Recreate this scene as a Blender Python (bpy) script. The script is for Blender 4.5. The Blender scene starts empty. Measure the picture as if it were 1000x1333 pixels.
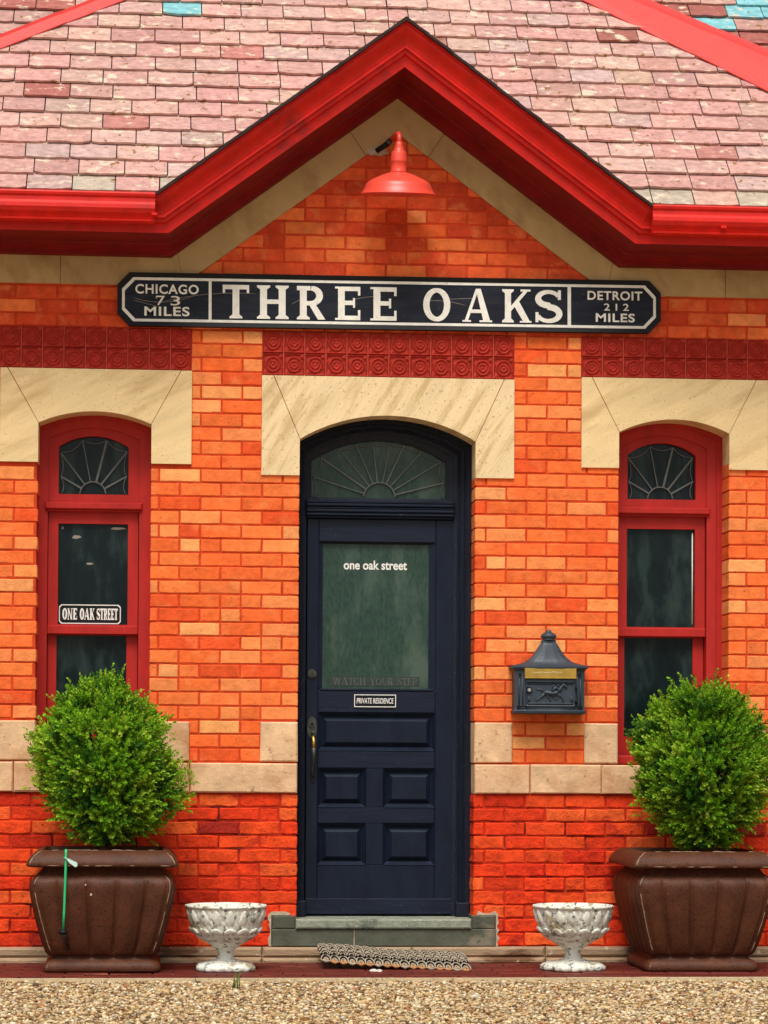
import bpy, bmesh, math, random
import numpy as np
from mathutils import Vector, Matrix
random.seed(7); rng = np.random.default_rng(7)
R = math.radians; PI = math.pi
sc = bpy.context.scene
COL = sc.collection

# ------------------------------------------------------------------ camera
cam_d = bpy.data.cameras.new("camera"); cam = bpy.data.objects.new("camera", cam_d); COL.objects.link(cam)
yaw, pit, rol = math.atan(.0867), math.atan(.025), .0057
fw = Vector((math.sin(yaw)*math.cos(pit), math.cos(yaw)*math.cos(pit), math.sin(pit)))
rt = Vector((math.cos(yaw), -math.sin(yaw), 0)); up = rt.cross(fw)
rt2 = rt*math.cos(rol)+up*math.sin(rol); up2 = rt2.cross(fw)
M = Matrix.Identity(4)
for i in range(3):
    M[i][0] = rt2[i]; M[i][1] = up2[i]; M[i][2] = -fw[i]
M[0][3], M[1][3], M[2][3] = 0, -13.84, 1.07
cam.matrix_world = M
cam_d.sensor_fit = 'HORIZONTAL'; cam_d.sensor_width = 36; cam_d.lens = 36*3.46
cam_d.shift_y = (898.5-666.5)/1000
cam_d.clip_end = 2000
sc.camera = cam

# ------------------------------------------------------------------ light
SUN_EL, SUN_AZ = 58, 192      # azimuth measured clockwise from +Y (north); the facade faces -Y
w = bpy.data.worlds.new("World"); sc.world = w; w.use_nodes = True
nt = w.node_tree; bg = nt.nodes['Background']
sky = nt.nodes.new('ShaderNodeTexSky'); sky.sky_type = 'NISHITA'; sky.sun_disc = False
sky.sun_elevation = R(SUN_EL); sky.sun_rotation = R(SUN_AZ); sky.dust_density = 4; sky.air_density = 1
hs = nt.nodes.new('ShaderNodeHueSaturation'); hs.inputs['Saturation'].default_value = .2
nt.links.new(sky.outputs[0], hs.inputs['Color']); nt.links.new(hs.outputs[0], bg.inputs['Color'])
bg.inputs['Strength'].default_value = .105
sd = bpy.data.lights.new("sun", 'SUN'); sd.energy = 2.4; sd.angle = R(27); sd.color = (1, .95, .87)
so = bpy.data.objects.new("sun", sd); COL.objects.link(so)
az = R(SUN_AZ); sdir = Vector((math.sin(az)*math.cos(R(SUN_EL)), math.cos(az)*math.cos(R(SUN_EL)), math.sin(R(SUN_EL))))
so.rotation_euler = (-sdir).to_track_quat('-Z', 'Y').to_euler(); so.location = (0, -6, 9)
sc.view_settings.view_transform = 'Standard'; sc.view_settings.look = 'None'
sc.view_settings.exposure = .22; sc.view_settings.gamma = 1

# ------------------------------------------------------------------ materials
def s2l(c):
    return tuple(((v/255)/12.92 if v/255 <= .04045 else ((v/255+.055)/1.055)**2.4) for v in c)
def mat(name, col, rough=.6, var=.15, scale=6, bump=.3, bscale=60, attr=False, metal=0, spec=.5,
        stretch=(1, 1, 1), spot=None, bdist=.003, rotz=0, fleck=None):
    """spot = (colour, noise scale, threshold, softness); fleck = the same, finer layer"""
    m = bpy.data.materials.new(name); m.use_nodes = True; n = m.node_tree.nodes; l = m.node_tree.links
    b = n['Principled BSDF']; b.inputs['Roughness'].default_value = rough; b.inputs['Metallic'].default_value = metal
    b.inputs['Specular IOR Level'].default_value = spec
    tc = n.new('ShaderNodeTexCoord'); mp = n.new('ShaderNodeMapping'); mp.inputs['Scale'].default_value = stretch
    mp.inputs['Rotation'].default_value = (0, rotz, 0)
    if rotz: mp.vector_type = 'TEXTURE'; mp.inputs['Scale'].default_value = tuple(1/q for q in stretch)
    l.new(tc.outputs['Object'], mp.inputs[0])
    nz = n.new('ShaderNodeTexNoise'); nz.inputs['Scale'].default_value = scale; nz.inputs['Detail'].default_value = 8
    nz.inputs['Roughness'].default_value = .65; l.new(mp.outputs[0], nz.inputs['Vector'])
    mr = n.new('ShaderNodeMapRange'); mr.inputs['From Min'].default_value = .3; mr.inputs['From Max'].default_value = .7
    mr.inputs['To Min'].default_value = 1-var; mr.inputs['To Max'].default_value = 1+var; mr.clamp = True
    l.new(nz.outputs['Fac'], mr.inputs[0])
    if attr:
        a = n.new('ShaderNodeAttribute'); a.attribute_name = 'Col'; src = a.outputs['Color']
    else:
        rgb = n.new('ShaderNodeRGB'); rgb.outputs[0].default_value = (*col, 1); src = rgb.outputs[0]
    vm = n.new('ShaderNodeVectorMath'); vm.operation = 'SCALE'; l.new(src, vm.inputs[0]); l.new(mr.outputs[0], vm.inputs['Scale'])
    out = vm.outputs[0]
    for k, sp in enumerate((spot, fleck)):
        if not sp: continue
        c2, s2, th, sf = sp
        z = n.new('ShaderNodeTexNoise'); z.inputs['Scale'].default_value = s2; z.inputs['Detail'].default_value = 6
        z.inputs['Roughness'].default_value = .6
        l.new((mp if k == 0 else tc).outputs[0 if k == 0 else 'Object'], z.inputs['Vector'])
        r2 = n.new('ShaderNodeMapRange'); r2.inputs['From Min'].default_value = th; r2.inputs['From Max'].default_value = th+sf
        l.new(z.outputs['Fac'], r2.inputs[0])
        mx = n.new('ShaderNodeMix'); mx.data_type = 'RGBA'; l.new(r2.outputs[0], mx.inputs['Factor'])
        l.new(out, mx.inputs['A']); mx.inputs['B'].default_value = (*c2, 1); out = mx.outputs['Result']
    l.new(out, b.inputs['Base Color'])
    if bump:
        z = n.new('ShaderNodeTexNoise'); z.inputs['Scale'].default_value = bscale; z.inputs['Detail'].default_value = 7
        z.inputs['Roughness'].default_value = .7; l.new(mp.outputs[0], z.inputs['Vector'])
        bp = n.new('ShaderNodeBump'); bp.inputs['Strength'].default_value = bump; bp.inputs['Distance'].default_value = bdist
        l.new(z.outputs['Fac'], bp.inputs['Height']); l.new(bp.outputs[0], b.inputs['Normal'])
    return m

BRICK = mat('brick', (.7, .1, .03), .85, .22, 16, 1., 38, attr=True, spec=.2, bdist=.007, spot=((.90, .28, .085), 9, .52, .30), fleck=((.30, .03, .012), 60, .645, .05))
BRICKR = mat('rough_brick', (.7, .1, .03), .9, .32, 12, 1., 24, attr=True, spec=.2, bdist=.020, spot=((.50, .028, .012), 5, .58, .12), fleck=((.16, .012, .006), 30, .63, .06))
PALEM = mat('pale_mortar', (.52, .42, .30), .95, .3, 20, 1., 60, spec=.1, bdist=.006)
MORTAR = mat('red_mortar', (.58, .055, .014), .95, .2, 18, .8, 70, spec=.2, spot=((.34, .03, .010), 5, .56, .1))
MORTARL = mat('dark_red_mortar', (.50, .030, .010), .95, .25, 18, .9, 50, spec=.2, spot=((.12, .010, .006), 4, .54, .08))
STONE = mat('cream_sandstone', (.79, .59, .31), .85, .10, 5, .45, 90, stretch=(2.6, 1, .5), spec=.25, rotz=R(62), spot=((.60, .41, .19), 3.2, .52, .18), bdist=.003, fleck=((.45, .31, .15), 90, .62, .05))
STONEV = mat('veined_sandstone', (.81, .62, .36), .85, .10, 5, .5, 30, stretch=(3.6, 1, .5), spec=.25, rotz=R(32), spot=((.62, .44, .22), 5.2, .50, .14), bdist=.006, fleck=((.50, .34, .17), 60, .60, .06))
STONEB = mat('pinkish_sandstone', (.76, .49, .28), .9, .22, 7, .9, 45, spec=.2, bdist=.006, spot=((.54, .27, .13), 4, .48, .2), fleck=((.34, .19, .10), 36, .62, .08))
STONED = mat('brown_sandstone', (.50, .335, .155), .9, .16, 4, .4, 70, stretch=(1, 1, .6), rotz=R(-30), spec=.2, spot=((.33, .19, .08), 5, .5, .2))  # browner, darker sandstone for the gable band
TERRA = mat('terracotta', (.40, .026, .014), .75, .2, 25, .5, 120, spec=.3, bdist=.001)
TERRAJ = mat('pale_joint', (.58, .09, .045), .9, .2, 30, .3)
REDP = mat('red_paint', (.62, .012, .006), .45, .2, 10, .25, 120, spec=.28, bdist=.001, spot=((.34, .015, .012), 4, .58, .1))
REDF = mat('red_window_paint', (.44, .020, .015), .55, .18, 12, .25, 150, spec=.25, bdist=.001, stretch=(1, 1, .3))
REDD = mat('soffit_shaded_red', (.20, .008, .009), .6, .25, 8, .3, 80, spec=.15)  # shade under the eaves put into the base red
REDC = mat('hip_red', (.78, .055, .045), .4, .1, 12, .1, 60, spec=.5, fleck=((.8, .45, .35), 60, .69, .03))
LAMPR = mat('lamp_enamel', (.80, .075, .045), .38, .08, 14, .1, 60, spec=.5)
NAVY = mat('navy_paint', (.0075, .013, .027), .32, .3, 14, .6, 80, stretch=(1, 1, .35), spec=.2, bdist=.0015, fleck=((.05, .06, .075), 90, .68, .05))
NAVYW = mat('worn_navy_paint', (.008, .012, .024), .5, .35, 14, .9, 60, stretch=(2, 2, .2), spec=.25, bdist=.003, fleck=((.055, .06, .075), 70, .62, .08))
NAVYH = mat('navy_rail_paint', (.008, .013, .028), .42, .35, 14, .8, 60, stretch=(.25, 2, 2), spec=.22, bdist=.002, fleck=((.05, .055, .07), 70, .63, .08))
STEP = mat('grey_bluestone', (.100, .105, .075), .8, .3, 6, .9, 40, spec=.2, bdist=.006, spot=((.22, .19, .13), 3.5, .55, .10), fleck=((.08, .09, .065), 30, .62, .1))
SILL = mat('pale_sill_stone', (.27, .29, .22), .85, .25, 18, 1., 50, spec=.2, bdist=.008, spot=((.12, .14, .11), 7, .52, .12), fleck=((.42, .42, .34), 50, .60, .06))
LEDGE = mat('ledge_stone', (.38, .26, .16), .9, .2, 6, .9, 40, stretch=(.6, 1, 2), spec=.2, bdist=.008, spot=((.17, .085, .045), 4, .56, .08), fleck=((.55, .46, .33), 30, .62, .06))
PAVE = mat('wet_brick_paving', (.13, .020, .013), .5, .35, 4, .9, 20, stretch=(.5, 3, 3), spec=.25, bdist=.01, spot=((.36, .10, .05), 3, .6, .08), fleck=((.05, .01, .008), 12, .58, .1))
KERB = mat('pale_edging', (.58, .46, .28), .9, .2, 20, .8, 80, spec=.2, fleck=((.3, .2, .1), 60, .6, .05))
SLATE = mat('slate', (.6, .3, .28), .85, .28, 20, 1., 26, attr=True, spec=.2, bdist=.016, stretch=(1, 1, 2.2), fleck=((.30, .15, .06), 22, .62, .035), spot=((.74, .60, .46), 10, .59, .05))
DARKEDGE = mat('dark_roof_edge', (.03, .015, .013), .9, .3, 10, .4)
GLASSD = mat('dark_glass', (.007, .016, .017), .08, .5, 5, .10, 6, spec=.2, bdist=.002, stretch=(2, 1, .7), spot=((.028, .048, .043), 5, .50, .2), fleck=((.07, .08, .07), 110, .71, .03))
GLASSG = mat('green_dirty_glass', (.026, .056, .042), .2, .38, 45, .12, 18, spec=.3, bdist=.002, stretch=(1.6, 1, .6), spot=((.066, .104, .078), 7, .48, .2), fleck=((.10, .14, .11), 120, .66, .05))
LEAD = mat('lead_came', (.115, .13, .125), .6, .2, 30, .3, spec=.5)
WHITE = mat('white_paint', (.84, .82, .74), .6, .12, 25, .2, spec=.4, fleck=((.34, .30, .25), 60, .66, .04))
WHITES = mat('white_vinyl', (.80, .79, .74), .5, .03, 20, 0)
SIGNB = mat('sign_black', (.009, .012, .022), .5, .4, 14, .5, 40, stretch=(.4, 1, 3), spec=.2, fleck=((.13, .13, .13), 80, .68, .03), spot=((.022, .025, .035), 6, .5, .2))
SCUFF = mat('scuff', (.34, .30, .24), .8, .3, 40, 0)
BLACK = mat('black', (.008, .008, .010), .5, .1, 20, .05, spec=.2)
BRASS = mat('brass', (.62, .40, .09), .32, .2, 20, .1, 60, metal=.9)
BRASSD = mat('aged_brass', (.07, .075, .06), .5, .3, 30, .2, 90, metal=.5)
STEEL = mat('steel', (.6, .6, .6), .3, .05, 20, 0, metal=1)
MAILG = mat('cast_grey', (.026, .041, .058), .5, .25, 22, .4, 130, spec=.5, bdist=.001, fleck=((.10, .11, .12), 100, .68, .04))
POT = mat('brown_glaze', (.085, .024, .011), .55, .3, 10, .6, 130, attr=True, spec=.25, bdist=.002, fleck=((.020, .007, .004), 120, .56, .06))
WORN = mat('worn_clay', (.34, .22, .14), .9, .35, 40, .3)
SOIL = mat('soil', (.03, .018, .01), .95, .4, 30, .9, 40)
URN = mat('flaking_white', (.80, .80, .70), .75, .10, 30, .9, 45, spec=.3, bdist=.010, spot=((.42, .36, .22), 11, .56, .06), fleck=((.20, .22, .20), 34, .575, .03))
LEAF = mat('leaf', (.1, .25, .02), .55, .12, 30, 0, attr=True, spec=.2)
_n = LEAF.node_tree; _b = _n.nodes['Principled BSDF']; _o = _n.nodes['Material Output']
_t = _n.nodes.new('ShaderNodeBsdfTranslucent'); _m = _n.nodes.new('ShaderNodeMixShader'); _m.inputs[0].default_value = .3
_n.links.new(_b.inputs['Base Color'].links[0].from_socket, _t.inputs['Color'])
_n.links.new(_b.outputs[0], _m.inputs[1]); _n.links.new(_t.outputs[0], _m.inputs[2]); _n.links.new(_m.outputs[0], _o.inputs['Surface'])
BARK = mat('bark', (.09, .06, .03), .9, .3, 30, .8)
GREENP = mat('green_plastic', (.02, .52, .18), .4, .05, 20, 0)
TAG = mat('tag_plastic', (.55, .75, .68), .5, .1, 30, 0)
MATC = mat('cream_rope', (.40, .34, .25), .9, .35, 60, .8, 200, spec=.1)
MATK = mat('black_rope', (.012, .010, .010), .9, .3, 60, .5, 200, spec=.1)
MATB = mat('tan_rope', (.48, .24, .10), .9, .35, 60, .8, 200, spec=.1)
PEB = mat('pebble', (.5, .4, .25), .75, .2, 60, .3, 150, attr=True, spec=.3)
GRASS = mat('weed', (.10, .22, .03), .7, .2, 30, 0)

# ------------------------------------------------------------------ mesh helpers
class MB:
    def __init__(s): s.v = []; s.f = []; s.m = []; s.c = []; s.mats = []; s.smooth = []
    def mi(s, m):
        if m not in s.mats: s.mats.append(m)
        return s.mats.index(m)
    def add(s, vs, fs, m, col=None, smooth=False):
        b = len(s.v); s.v += [tuple(p) for p in vs]; k = s.mi(m)
        for f in fs:
            s.f.append(tuple(b+i for i in f)); s.m.append(k); s.c.append(col or (1, 1, 1)); s.smooth.append(smooth)
        return b
    def box(s, x0, x1, y0, y1, z0, z1, m, col=None, ch=0.0, j=0.0):
        """box with a small chamfer round its front (y0) edge"""
        c = min(ch, (x1-x0)/3, (z1-z0)/3)
        r = lambda: random.uniform(-j, j)
        if c > 0:
            vs = [(x0, y1, z0), (x1, y1, z0), (x1, y1, z1), (x0, y1, z1),
                  (x0, y0+c, z0), (x1, y0+c, z0), (x1, y0+c, z1), (x0, y0+c, z1),
                  (x0+c, y0, z0+c), (x1-c, y0, z0+c), (x1-c, y0, z1-c), (x0+c, y0, z1-c)]
            vs = [(a+r(), b, d+r()) for a, b, d in vs]
            fs = [(8, 9, 10, 11), (4, 5, 9, 8), (5, 6, 10, 9), (6, 7, 11, 10), (7, 4, 8, 11), (0, 1, 5, 4), (1, 2, 6, 5), (2, 3, 7, 6), (3, 0, 4, 7), (3, 2, 1, 0)]
        else:
            vs = [(x0, y0, z0), (x1, y0, z0), (x1, y0, z1), (x0, y0, z1), (x0, y1, z0), (x1, y1, z0), (x1, y1, z1), (x0, y1, z1)]
            fs = [(0, 1, 2, 3), (5, 4, 7, 6), (4, 0, 3, 7), (1, 5, 6, 2), (3, 2, 6, 7), (4, 5, 1, 0)]
        s.add(vs, fs, m, col)
    def prism(s, pts, y0, y1, m, col=None, ch=0):
        """polygon (x,z), counter-clockwise seen from the front, thickened from y0 (front) to y1"""
        n = len(pts)
        a = sum(pts[i][0]*pts[(i+1) % n][1]-pts[(i+1) % n][0]*pts[i][1] for i in range(n))
        if a < 0: pts = pts[::-1]
        vs = [(x, y0, z) for x, z in pts]+[(x, y1, z) for x, z in pts]
        fs = [tuple(range(n)), tuple(range(2*n-1, n-1, -1))]+[(i, i+n, (i+1) % n+n, (i+1) % n) for i in range(n)]
        s.add(vs, fs, m, col)
    def ring(s, outer, inner, y0, y1, m, yi=None):
        """plate between two matched loops; yi = depth of the inner edge of the front face (a slope)"""
        n = len(outer); yi = y0 if yi is None else yi
        vs = [(x, y0, z) for x, z in outer]+[(x, yi, z) for x, z in inner]+[(x, y1, z) for x, z in inner]+[(x, y1, z) for x, z in outer]
        fs = []
        for i in range(n):
            k = (i+1) % n
            fs += [(i, k, n+k, n+i), (n+i, n+k, 2*n+k, 2*n+i), (3*n+i, 3*n+k, k, i)]
        s.add(vs, fs, m)
    def tube(s, pts, r, m, n=6, col=None, cap=True):
        pts = [Vector(p) for p in pts]; rs = r if isinstance(r, (list, tuple)) else [r]*len(pts)
        vs = []; prev = None
        for i, p in enumerate(pts):
            t = (pts[min(i+1, len(pts)-1)]-pts[max(i-1, 0)])
            t = t.normalized() if t.length > 1e-9 else Vector((0, 0, 1))
            a = prev if prev is not None else (Vector((0, 1, 0)) if abs(t.y) < .9 else Vector((1, 0, 0)))
            a = (a-t*a.dot(t)).normalized(); prev = a; b = t.cross(a)
            for k in range(n):
                q = 2*PI*k/n; vs.append(p+(a*math.cos(q)+b*math.sin(q))*rs[i])
        fs = []
        for i in range(len(pts)-1):
            for k in range(n): fs.append((i*n+k, i*n+(k+1) % n, (i+1)*n+(k+1) % n, (i+1)*n+k))
        if cap: fs += [tuple(range(n))[::-1], tuple((len(pts)-1)*n+k for k in range(n))]
        s.add(vs, fs, m, col, True)
    def lathe(s, prof, cx, cy, m, n=48, col=None, fn=None, sx=1, sy=1):
        vs = []
        for i, (r, z) in enumerate(prof):
            for k in range(n):
                a = 2*PI*k/n; rr = r+(fn(a, i, r, z) if fn else 0)
                vs.append((cx+rr*math.cos(a)*sx, cy+rr*math.sin(a)*sy, z))
        fs = []
        for i in range(len(prof)-1):
            for k in range(n): fs.append((i*n+k, i*n+(k+1) % n, (i+1)*n+(k+1) % n, (i+1)*n+k))
        fs.append(tuple(range(n))[::-1]); fs.append(tuple((len(prof)-1)*n+k for k in range(n)))
        s.add(vs, fs, m, col, True)
    def build(s, name, parent=None, recalc=True):
        o0 = Vector((0, 0, 0))
        p = parent
        while p is not None: o0 += p.location; p = p.parent
        me = bpy.data.meshes.new(name)
        me.from_pydata([(x-o0.x, y-o0.y, z-o0.z) for x, y, z in s.v], [], s.f)
        for m in s.mats: me.materials.append(m)
        me.polygons.foreach_set('material_index', s.m)
        me.polygons.foreach_set('use_smooth', s.smooth)
        lt = np.zeros(len(me.polygons), dtype=np.int32); me.polygons.foreach_get('loop_total', lt)
        a = me.color_attributes.new('Col', 'FLOAT_COLOR', 'CORNER')
        cc = np.repeat(np.concatenate([np.array(s.c, dtype=np.float32), np.ones((len(s.c), 1), np.float32)], 1), lt, axis=0)
        a.data.foreach_set('color', cc.ravel())
        if recalc:
            bm = bmesh.new(); bm.from_mesh(me); bmesh.ops.recalc_face_normals(bm, faces=bm.faces); bm.to_mesh(me); bm.free()
        me.update()
        o = bpy.data.objects.new(name, me); COL.objects.link(o)
        if parent: o.parent = parent
        return o
def tag(o, label=None, cat=None, group=None, kind=None):
    for k, v in (('label', label), ('category', cat), ('group', group), ('kind', kind)):
        if v: o[k] = v
    return o
def thing(name, loc, label, cat, group=None):
    o = bpy.data.objects.new(name, None); COL.objects.link(o); o.location = loc; o.empty_display_size = .1
    return tag(o, label, cat, group)
def copy_tree(o, parent=None):
    c = o.copy(); COL.objects.link(c); c.parent = parent
    for ch in list(o.children): copy_tree(ch, c)
    return c
def jc(c, v=.08):
    k = 1+random.uniform(-v, v); return tuple(max(0, x*k*(1+random.uniform(-v/3, v/3))) for x in c)
def arch(x0, x1, z0, zs, zc, n=24, cx=None):
    """closed loop: bottom left, bottom right, then the arc from right springing to left springing"""
    h = zc-zs; wd = (x1-x0)/2; xm = (x0+x1)/2
    r = (wd*wd+h*h)/(2*h); a = math.asin(min(1, wd/r)); zc0 = zc-r
    L = [(x0, z0), (x1, z0)]
    for i in range(n+1):
        t = a-2*a*i/n; L.append((xm+r*math.sin(t), zc0+r*math.cos(t)))
    return L

# ------------------------------------------------------------------ lettering
def text_faces(body, bold=0.0, shear=0.0, spacing=1.0):
    cu = bpy.data.curves.new('lettering_curve', 'FONT'); cu.body = body; cu.offset = bold; cu.extrude = .03
    cu.shear = shear; cu.space_character = spacing; cu.resolution_u = 6
    o = bpy.data.objects.new('lettering_curve', cu); COL.objects.link(o)
    dg = bpy.context.evaluated_depsgraph_get(); me = bpy.data.meshes.new_from_object(o.evaluated_get(dg))
    vs = [tuple(v.co) for v in me.vertices]; fs = [tuple(p.vertices) for p in me.polygons]
    bpy.data.objects.remove(o); bpy.data.curves.remove(cu); bpy.data.meshes.remove(me)
    return vs, fs
def put_text(mb, body, x0, x1, z0, z1, y, m, bold=.02, shear=0, spacing=1.0, th=.003, italic_box=True):
    vs, fs = text_faces(body, bold, shear, spacing)
    ax = [v[0] for v in vs]; ay = [v[1] for v in vs]
    a0, a1, b0, b1 = min(ax), max(ax), min(ay), max(ay)
    mb.add([(x0+(v[0]-a0)/(a1-a0)*(x1-x0), y+(0 if v[2] > 0 else th), z0+(v[1]-b0)/(b1-b0)*(z1-z0)) for v in vs], fs, m)
def stroke(pts, wds):
    L = []; Rr = []
    for i, (x, z) in enumerate(pts):
        a = pts[max(0, i-1)]; b = pts[min(len(pts)-1, i+1)]; dx, dz = b[0]-a[0], b[1]-a[1]; d = math.hypot(dx, dz) or 1
        wv = wds[i]/2; L.append((x-dz/d*wv, z+dx/d*wv)); Rr.append((x+dz/d*wv, z-dx/d*wv))
    return [[L[i], Rr[i], Rr[i+1], L[i+1]] for i in range(len(pts)-1)]
def earc(cx, cz, rx, rz, a0, a1, n): return [(cx+rx*math.cos(a0+(a1-a0)*i/n), cz+rz*math.sin(a0+(a1-a0)*i/n)) for i in range(n+1)]
def rc(x0, x1, z0, z1): return [(x0, z0), (x1, z0), (x1, z1), (x0, z1)]
def serif(x0, x1, z, upw, o=.09, h=.05):
    """flared foot (upw=1) or head (-1) under a stem x0..x1"""
    return [[(x0-o, z), (x1+o, z), (x1+o, z+upw*h), (x1, z+upw*(h+.07)), (x0, z+upw*(h+.07)), (x0-o, z+upw*h)]]
def glyph(c, T=.2, t=.13):
    g = []
    if c == 'T':
        w_ = .78; g += [rc(0, w_, 1-t, 1), rc(0, .07, .76, 1-t), rc(w_-.07, w_, .76, 1-t), rc(w_/2-T/2, w_/2+T/2, .05, 1-t)]+serif(w_/2-T/2, w_/2+T/2, 0, 1)
    elif c == 'H':
        w_ = .92
        for x in (.09, w_-.09-T): g += [rc(x, x+T, .05, .95)]+serif(x, x+T, 0, 1)+serif(x, x+T, 1, -1)
        g += [rc(.09+T, w_-.09-T, .45, .45+t)]
    elif c == 'R' or c == 'P':
        w_ = .84 if c == 'R' else .74; g += [rc(.09, .09+T, .05, .95)]+serif(.09, .09+T, 0, 1)+[rc(0, .4, 1-t, 1), rc(.09+T, .42, .42, .42+t)]
        g += stroke(earc(.42, .71, .25, .71-.42-t/2, -PI/2, PI/2, 10), [t+(T-t)*math.sin(PI*i/10) for i in range(11)])
        if c == 'R': g += [[(.36, .44), (.56, .44), (.84, 0), (.62, 0)]]
    elif c == 'E':
        w_ = .76; g += [rc(.09, .09+T, 0, 1), rc(0, .09, 0, .06), rc(0, .09, .94, 1), rc(.09+T, w_-.07, 1-t, 1), rc(w_-.07, w_, .74, 1), rc(.09+T, w_, 0, t), rc(w_-.07, w_, t, .3), rc(.09+T, .54, .45, .45+t), rc(.54, .60, .37, .66)]
    elif c == 'O':
        w_ = .86; g += stroke(earc(w_/2, .5, w_/2-T/2, .5-t/2, 0, 2*PI, 28), [t+(T-t)*abs(math.cos(2*PI*i/28)) for i in range(29)])
    elif c == 'A':
        w_ = .96; g += [[(.02, .04), (.02+t*.9, .04), (w_/2+.03, 1), (w_/2-.07, 1)], [(w_-.08-T*1.05, .04), (w_-.05, .04), (w_/2+.10, 1), (w_/2-.07, 1)], rc(.24, .70, .27, .27+t*.8)]
        g += [rc(-.06, .24, 0, .05), rc(w_-.42, w_+.02, 0, .05)]
    elif c == 'K':
        w_ = .92; g += [rc(.09, .09+T, .05, .95)]+serif(.09, .09+T, 0, 1)+serif(.09, .09+T, 1, -1)
        g += [[(.09+T, .34), (.09+T, .5), (.70, .95), (.84, .95)], [(.36, .55), (.53, .68), (.90, .05), (.68, .05)], rc(.60, .93, .94, 1), rc(.58, .96, 0, .05)]
    elif c == 'S':
        w_ = .74; p = earc(.37, .735, .28, .205, R(20), R(180), 9)+earc(.37, .735, .28, .205, R(190), R(268), 4)+earc(.37, .27, .29, .21, R(85), R(0), 5)+earc(.37, .27, .29, .21, R(-10), R(-165), 9)
        g += stroke(p, [t*.9+(T-t)*math.sin(PI*min(1, max(0, (i-4)/(len(p)-9)))) for i in range(len(p))])+[rc(w_-.12, w_-.04, .70, .99), rc(.02, .10, .02, .32)]
    elif c == 'N':
        w_ = .9; g += [rc(.09, .09+t, .05, 1), rc(w_-.09-t, w_-.09, 0, .95), [(.05, 1), (.27, 1), (w_-.09, 0), (w_-.3, 0)], rc(0, .31, 0, .05), rc(w_-.31, w_, .95, 1), rc(-.02, .2, .95, 1)]
    elif c == 'W':
        w_ = 1.25
        for o_, wd in ((0, T), (.52, T)): g += [[(o_+.05, 1), (o_+.05+wd, 1), (o_+.42, 0), (o_+.32, 0)], [(o_+.32, 0), (o_+.40, 0), (o_+.66, 1), (o_+.56, 1)]]
        g += [rc(0, .32, .95, 1), rc(1.02, 1.28, .95, 1)]
    elif c == 'C':
        w_ = .8; g += stroke(earc(.42, .5, .42-T/2, .5-t/2, R(45), R(315), 20), [t+(T-t)*abs(math.cos(R(45+270*i/20))) for i in range(21)])+[rc(.68, .76, .66, 1)]
    elif c == 'Y':
        w_ = .9; g += [rc(w_/2-T/2, w_/2+T/2, .05, .45)]+serif(w_/2-T/2, w_/2+T/2, 0, 1)+[[(.05, 1), (.05+T, 1), (w_/2+T/2, .42), (w_/2-T/2, .42)], [(w_-.16, 1), (w_-.05, 1), (w_/2+T/2, .42), (w_/2-.02, .42)], rc(-.02, .32, .95, 1), rc(w_-.28, w_+.02, .95, 1)]
    elif c == 'U':
        w_ = .88; g += stroke([(.19, 1), (.19, .4)]+earc(.44, .34, .25, .28, PI, 2*PI, 8)+[(.69, .4), (.69, 1)], [T, T]+[t]*9+[t*.8, t*.8])+[rc(0, .36, .95, 1), rc(.56, .86, .95, 1)]
    else: w_ = .5
    return g, w_
def put_glyph(mb, c, x0, x1, z0, z1, y, m, th=.003, **k):
    g, w_ = glyph(c, **k)
    for i, poly in enumerate(g):
        P = [(x0+p[0]/w_*(x1-x0), z0+p[1]*(z1-z0)) for p in poly]
        mb.prism(P, y-i*.00004, y+th, m)
def put_serif(mb, txt, x0, x1, z0, z1, y, m, gap=.1, th=.0015, **k):
    ws = [glyph(c)[1]+gap for c in txt]; tot = sum(ws)-gap; u = (x1-x0)/tot; x = x0
    for c, wv in zip(txt, ws):
        if c != ' ': put_glyph(mb, c, x, x+(wv-gap)*u, z0, z1, y, m, th, **k)
        x += wv*u

# ================================================================== setting
def sheet(name, x0, x1, y0, y1, z, m):
    b = MB(); b.add([(x0, y0, z), (x1, y0, z), (x1, y1, z), (x0, y1, z)], [(0, 1, 2, 3)], m)
    return tag(b.build(name), kind='structure')
GRAV = bpy.data.materials.new('gravel_ground'); GRAV.use_nodes = True
_n = GRAV.node_tree.nodes; _l = GRAV.node_tree.links; _b = _n['Principled BSDF']; _b.inputs['Roughness'].default_value = .85
_tc = _n.new('ShaderNodeTexCoord'); _v = _n.new('ShaderNodeTexVoronoi'); _v.inputs['Scale'].default_value = 60; _l.new(_tc.outputs['Object'], _v.inputs['Vector'])
_cr = _n.new('ShaderNodeValToRGB'); _l.new(_v.outputs['Color'], _cr.inputs[0])
_cr.color_ramp.elements[0].color = (.13, .075, .035, 1); _cr.color_ramp.elements[1].color = (.62, .53, .38, 1)
_e = _cr.color_ramp.elements.new(.45); _e.color = (.42, .30, .16, 1); _l.new(_cr.outputs[0], _b.inputs['Base Color'])
_bp = _n.new('ShaderNodeBump'); _bp.inputs['Distance'].default_value = .01; _bp.invert = True; _l.new(_v.outputs['Distance'], _bp.inputs['Height']); _l.new(_bp.outputs[0], _b.inputs['Normal'])
sheet('ground', -120, 120, -150, 120, -.035, GRAV)
KY = -.955
b = MB(); random.seed(3)
x = -3.4                                        # worn brick paving laid in courses in front of the wall
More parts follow.
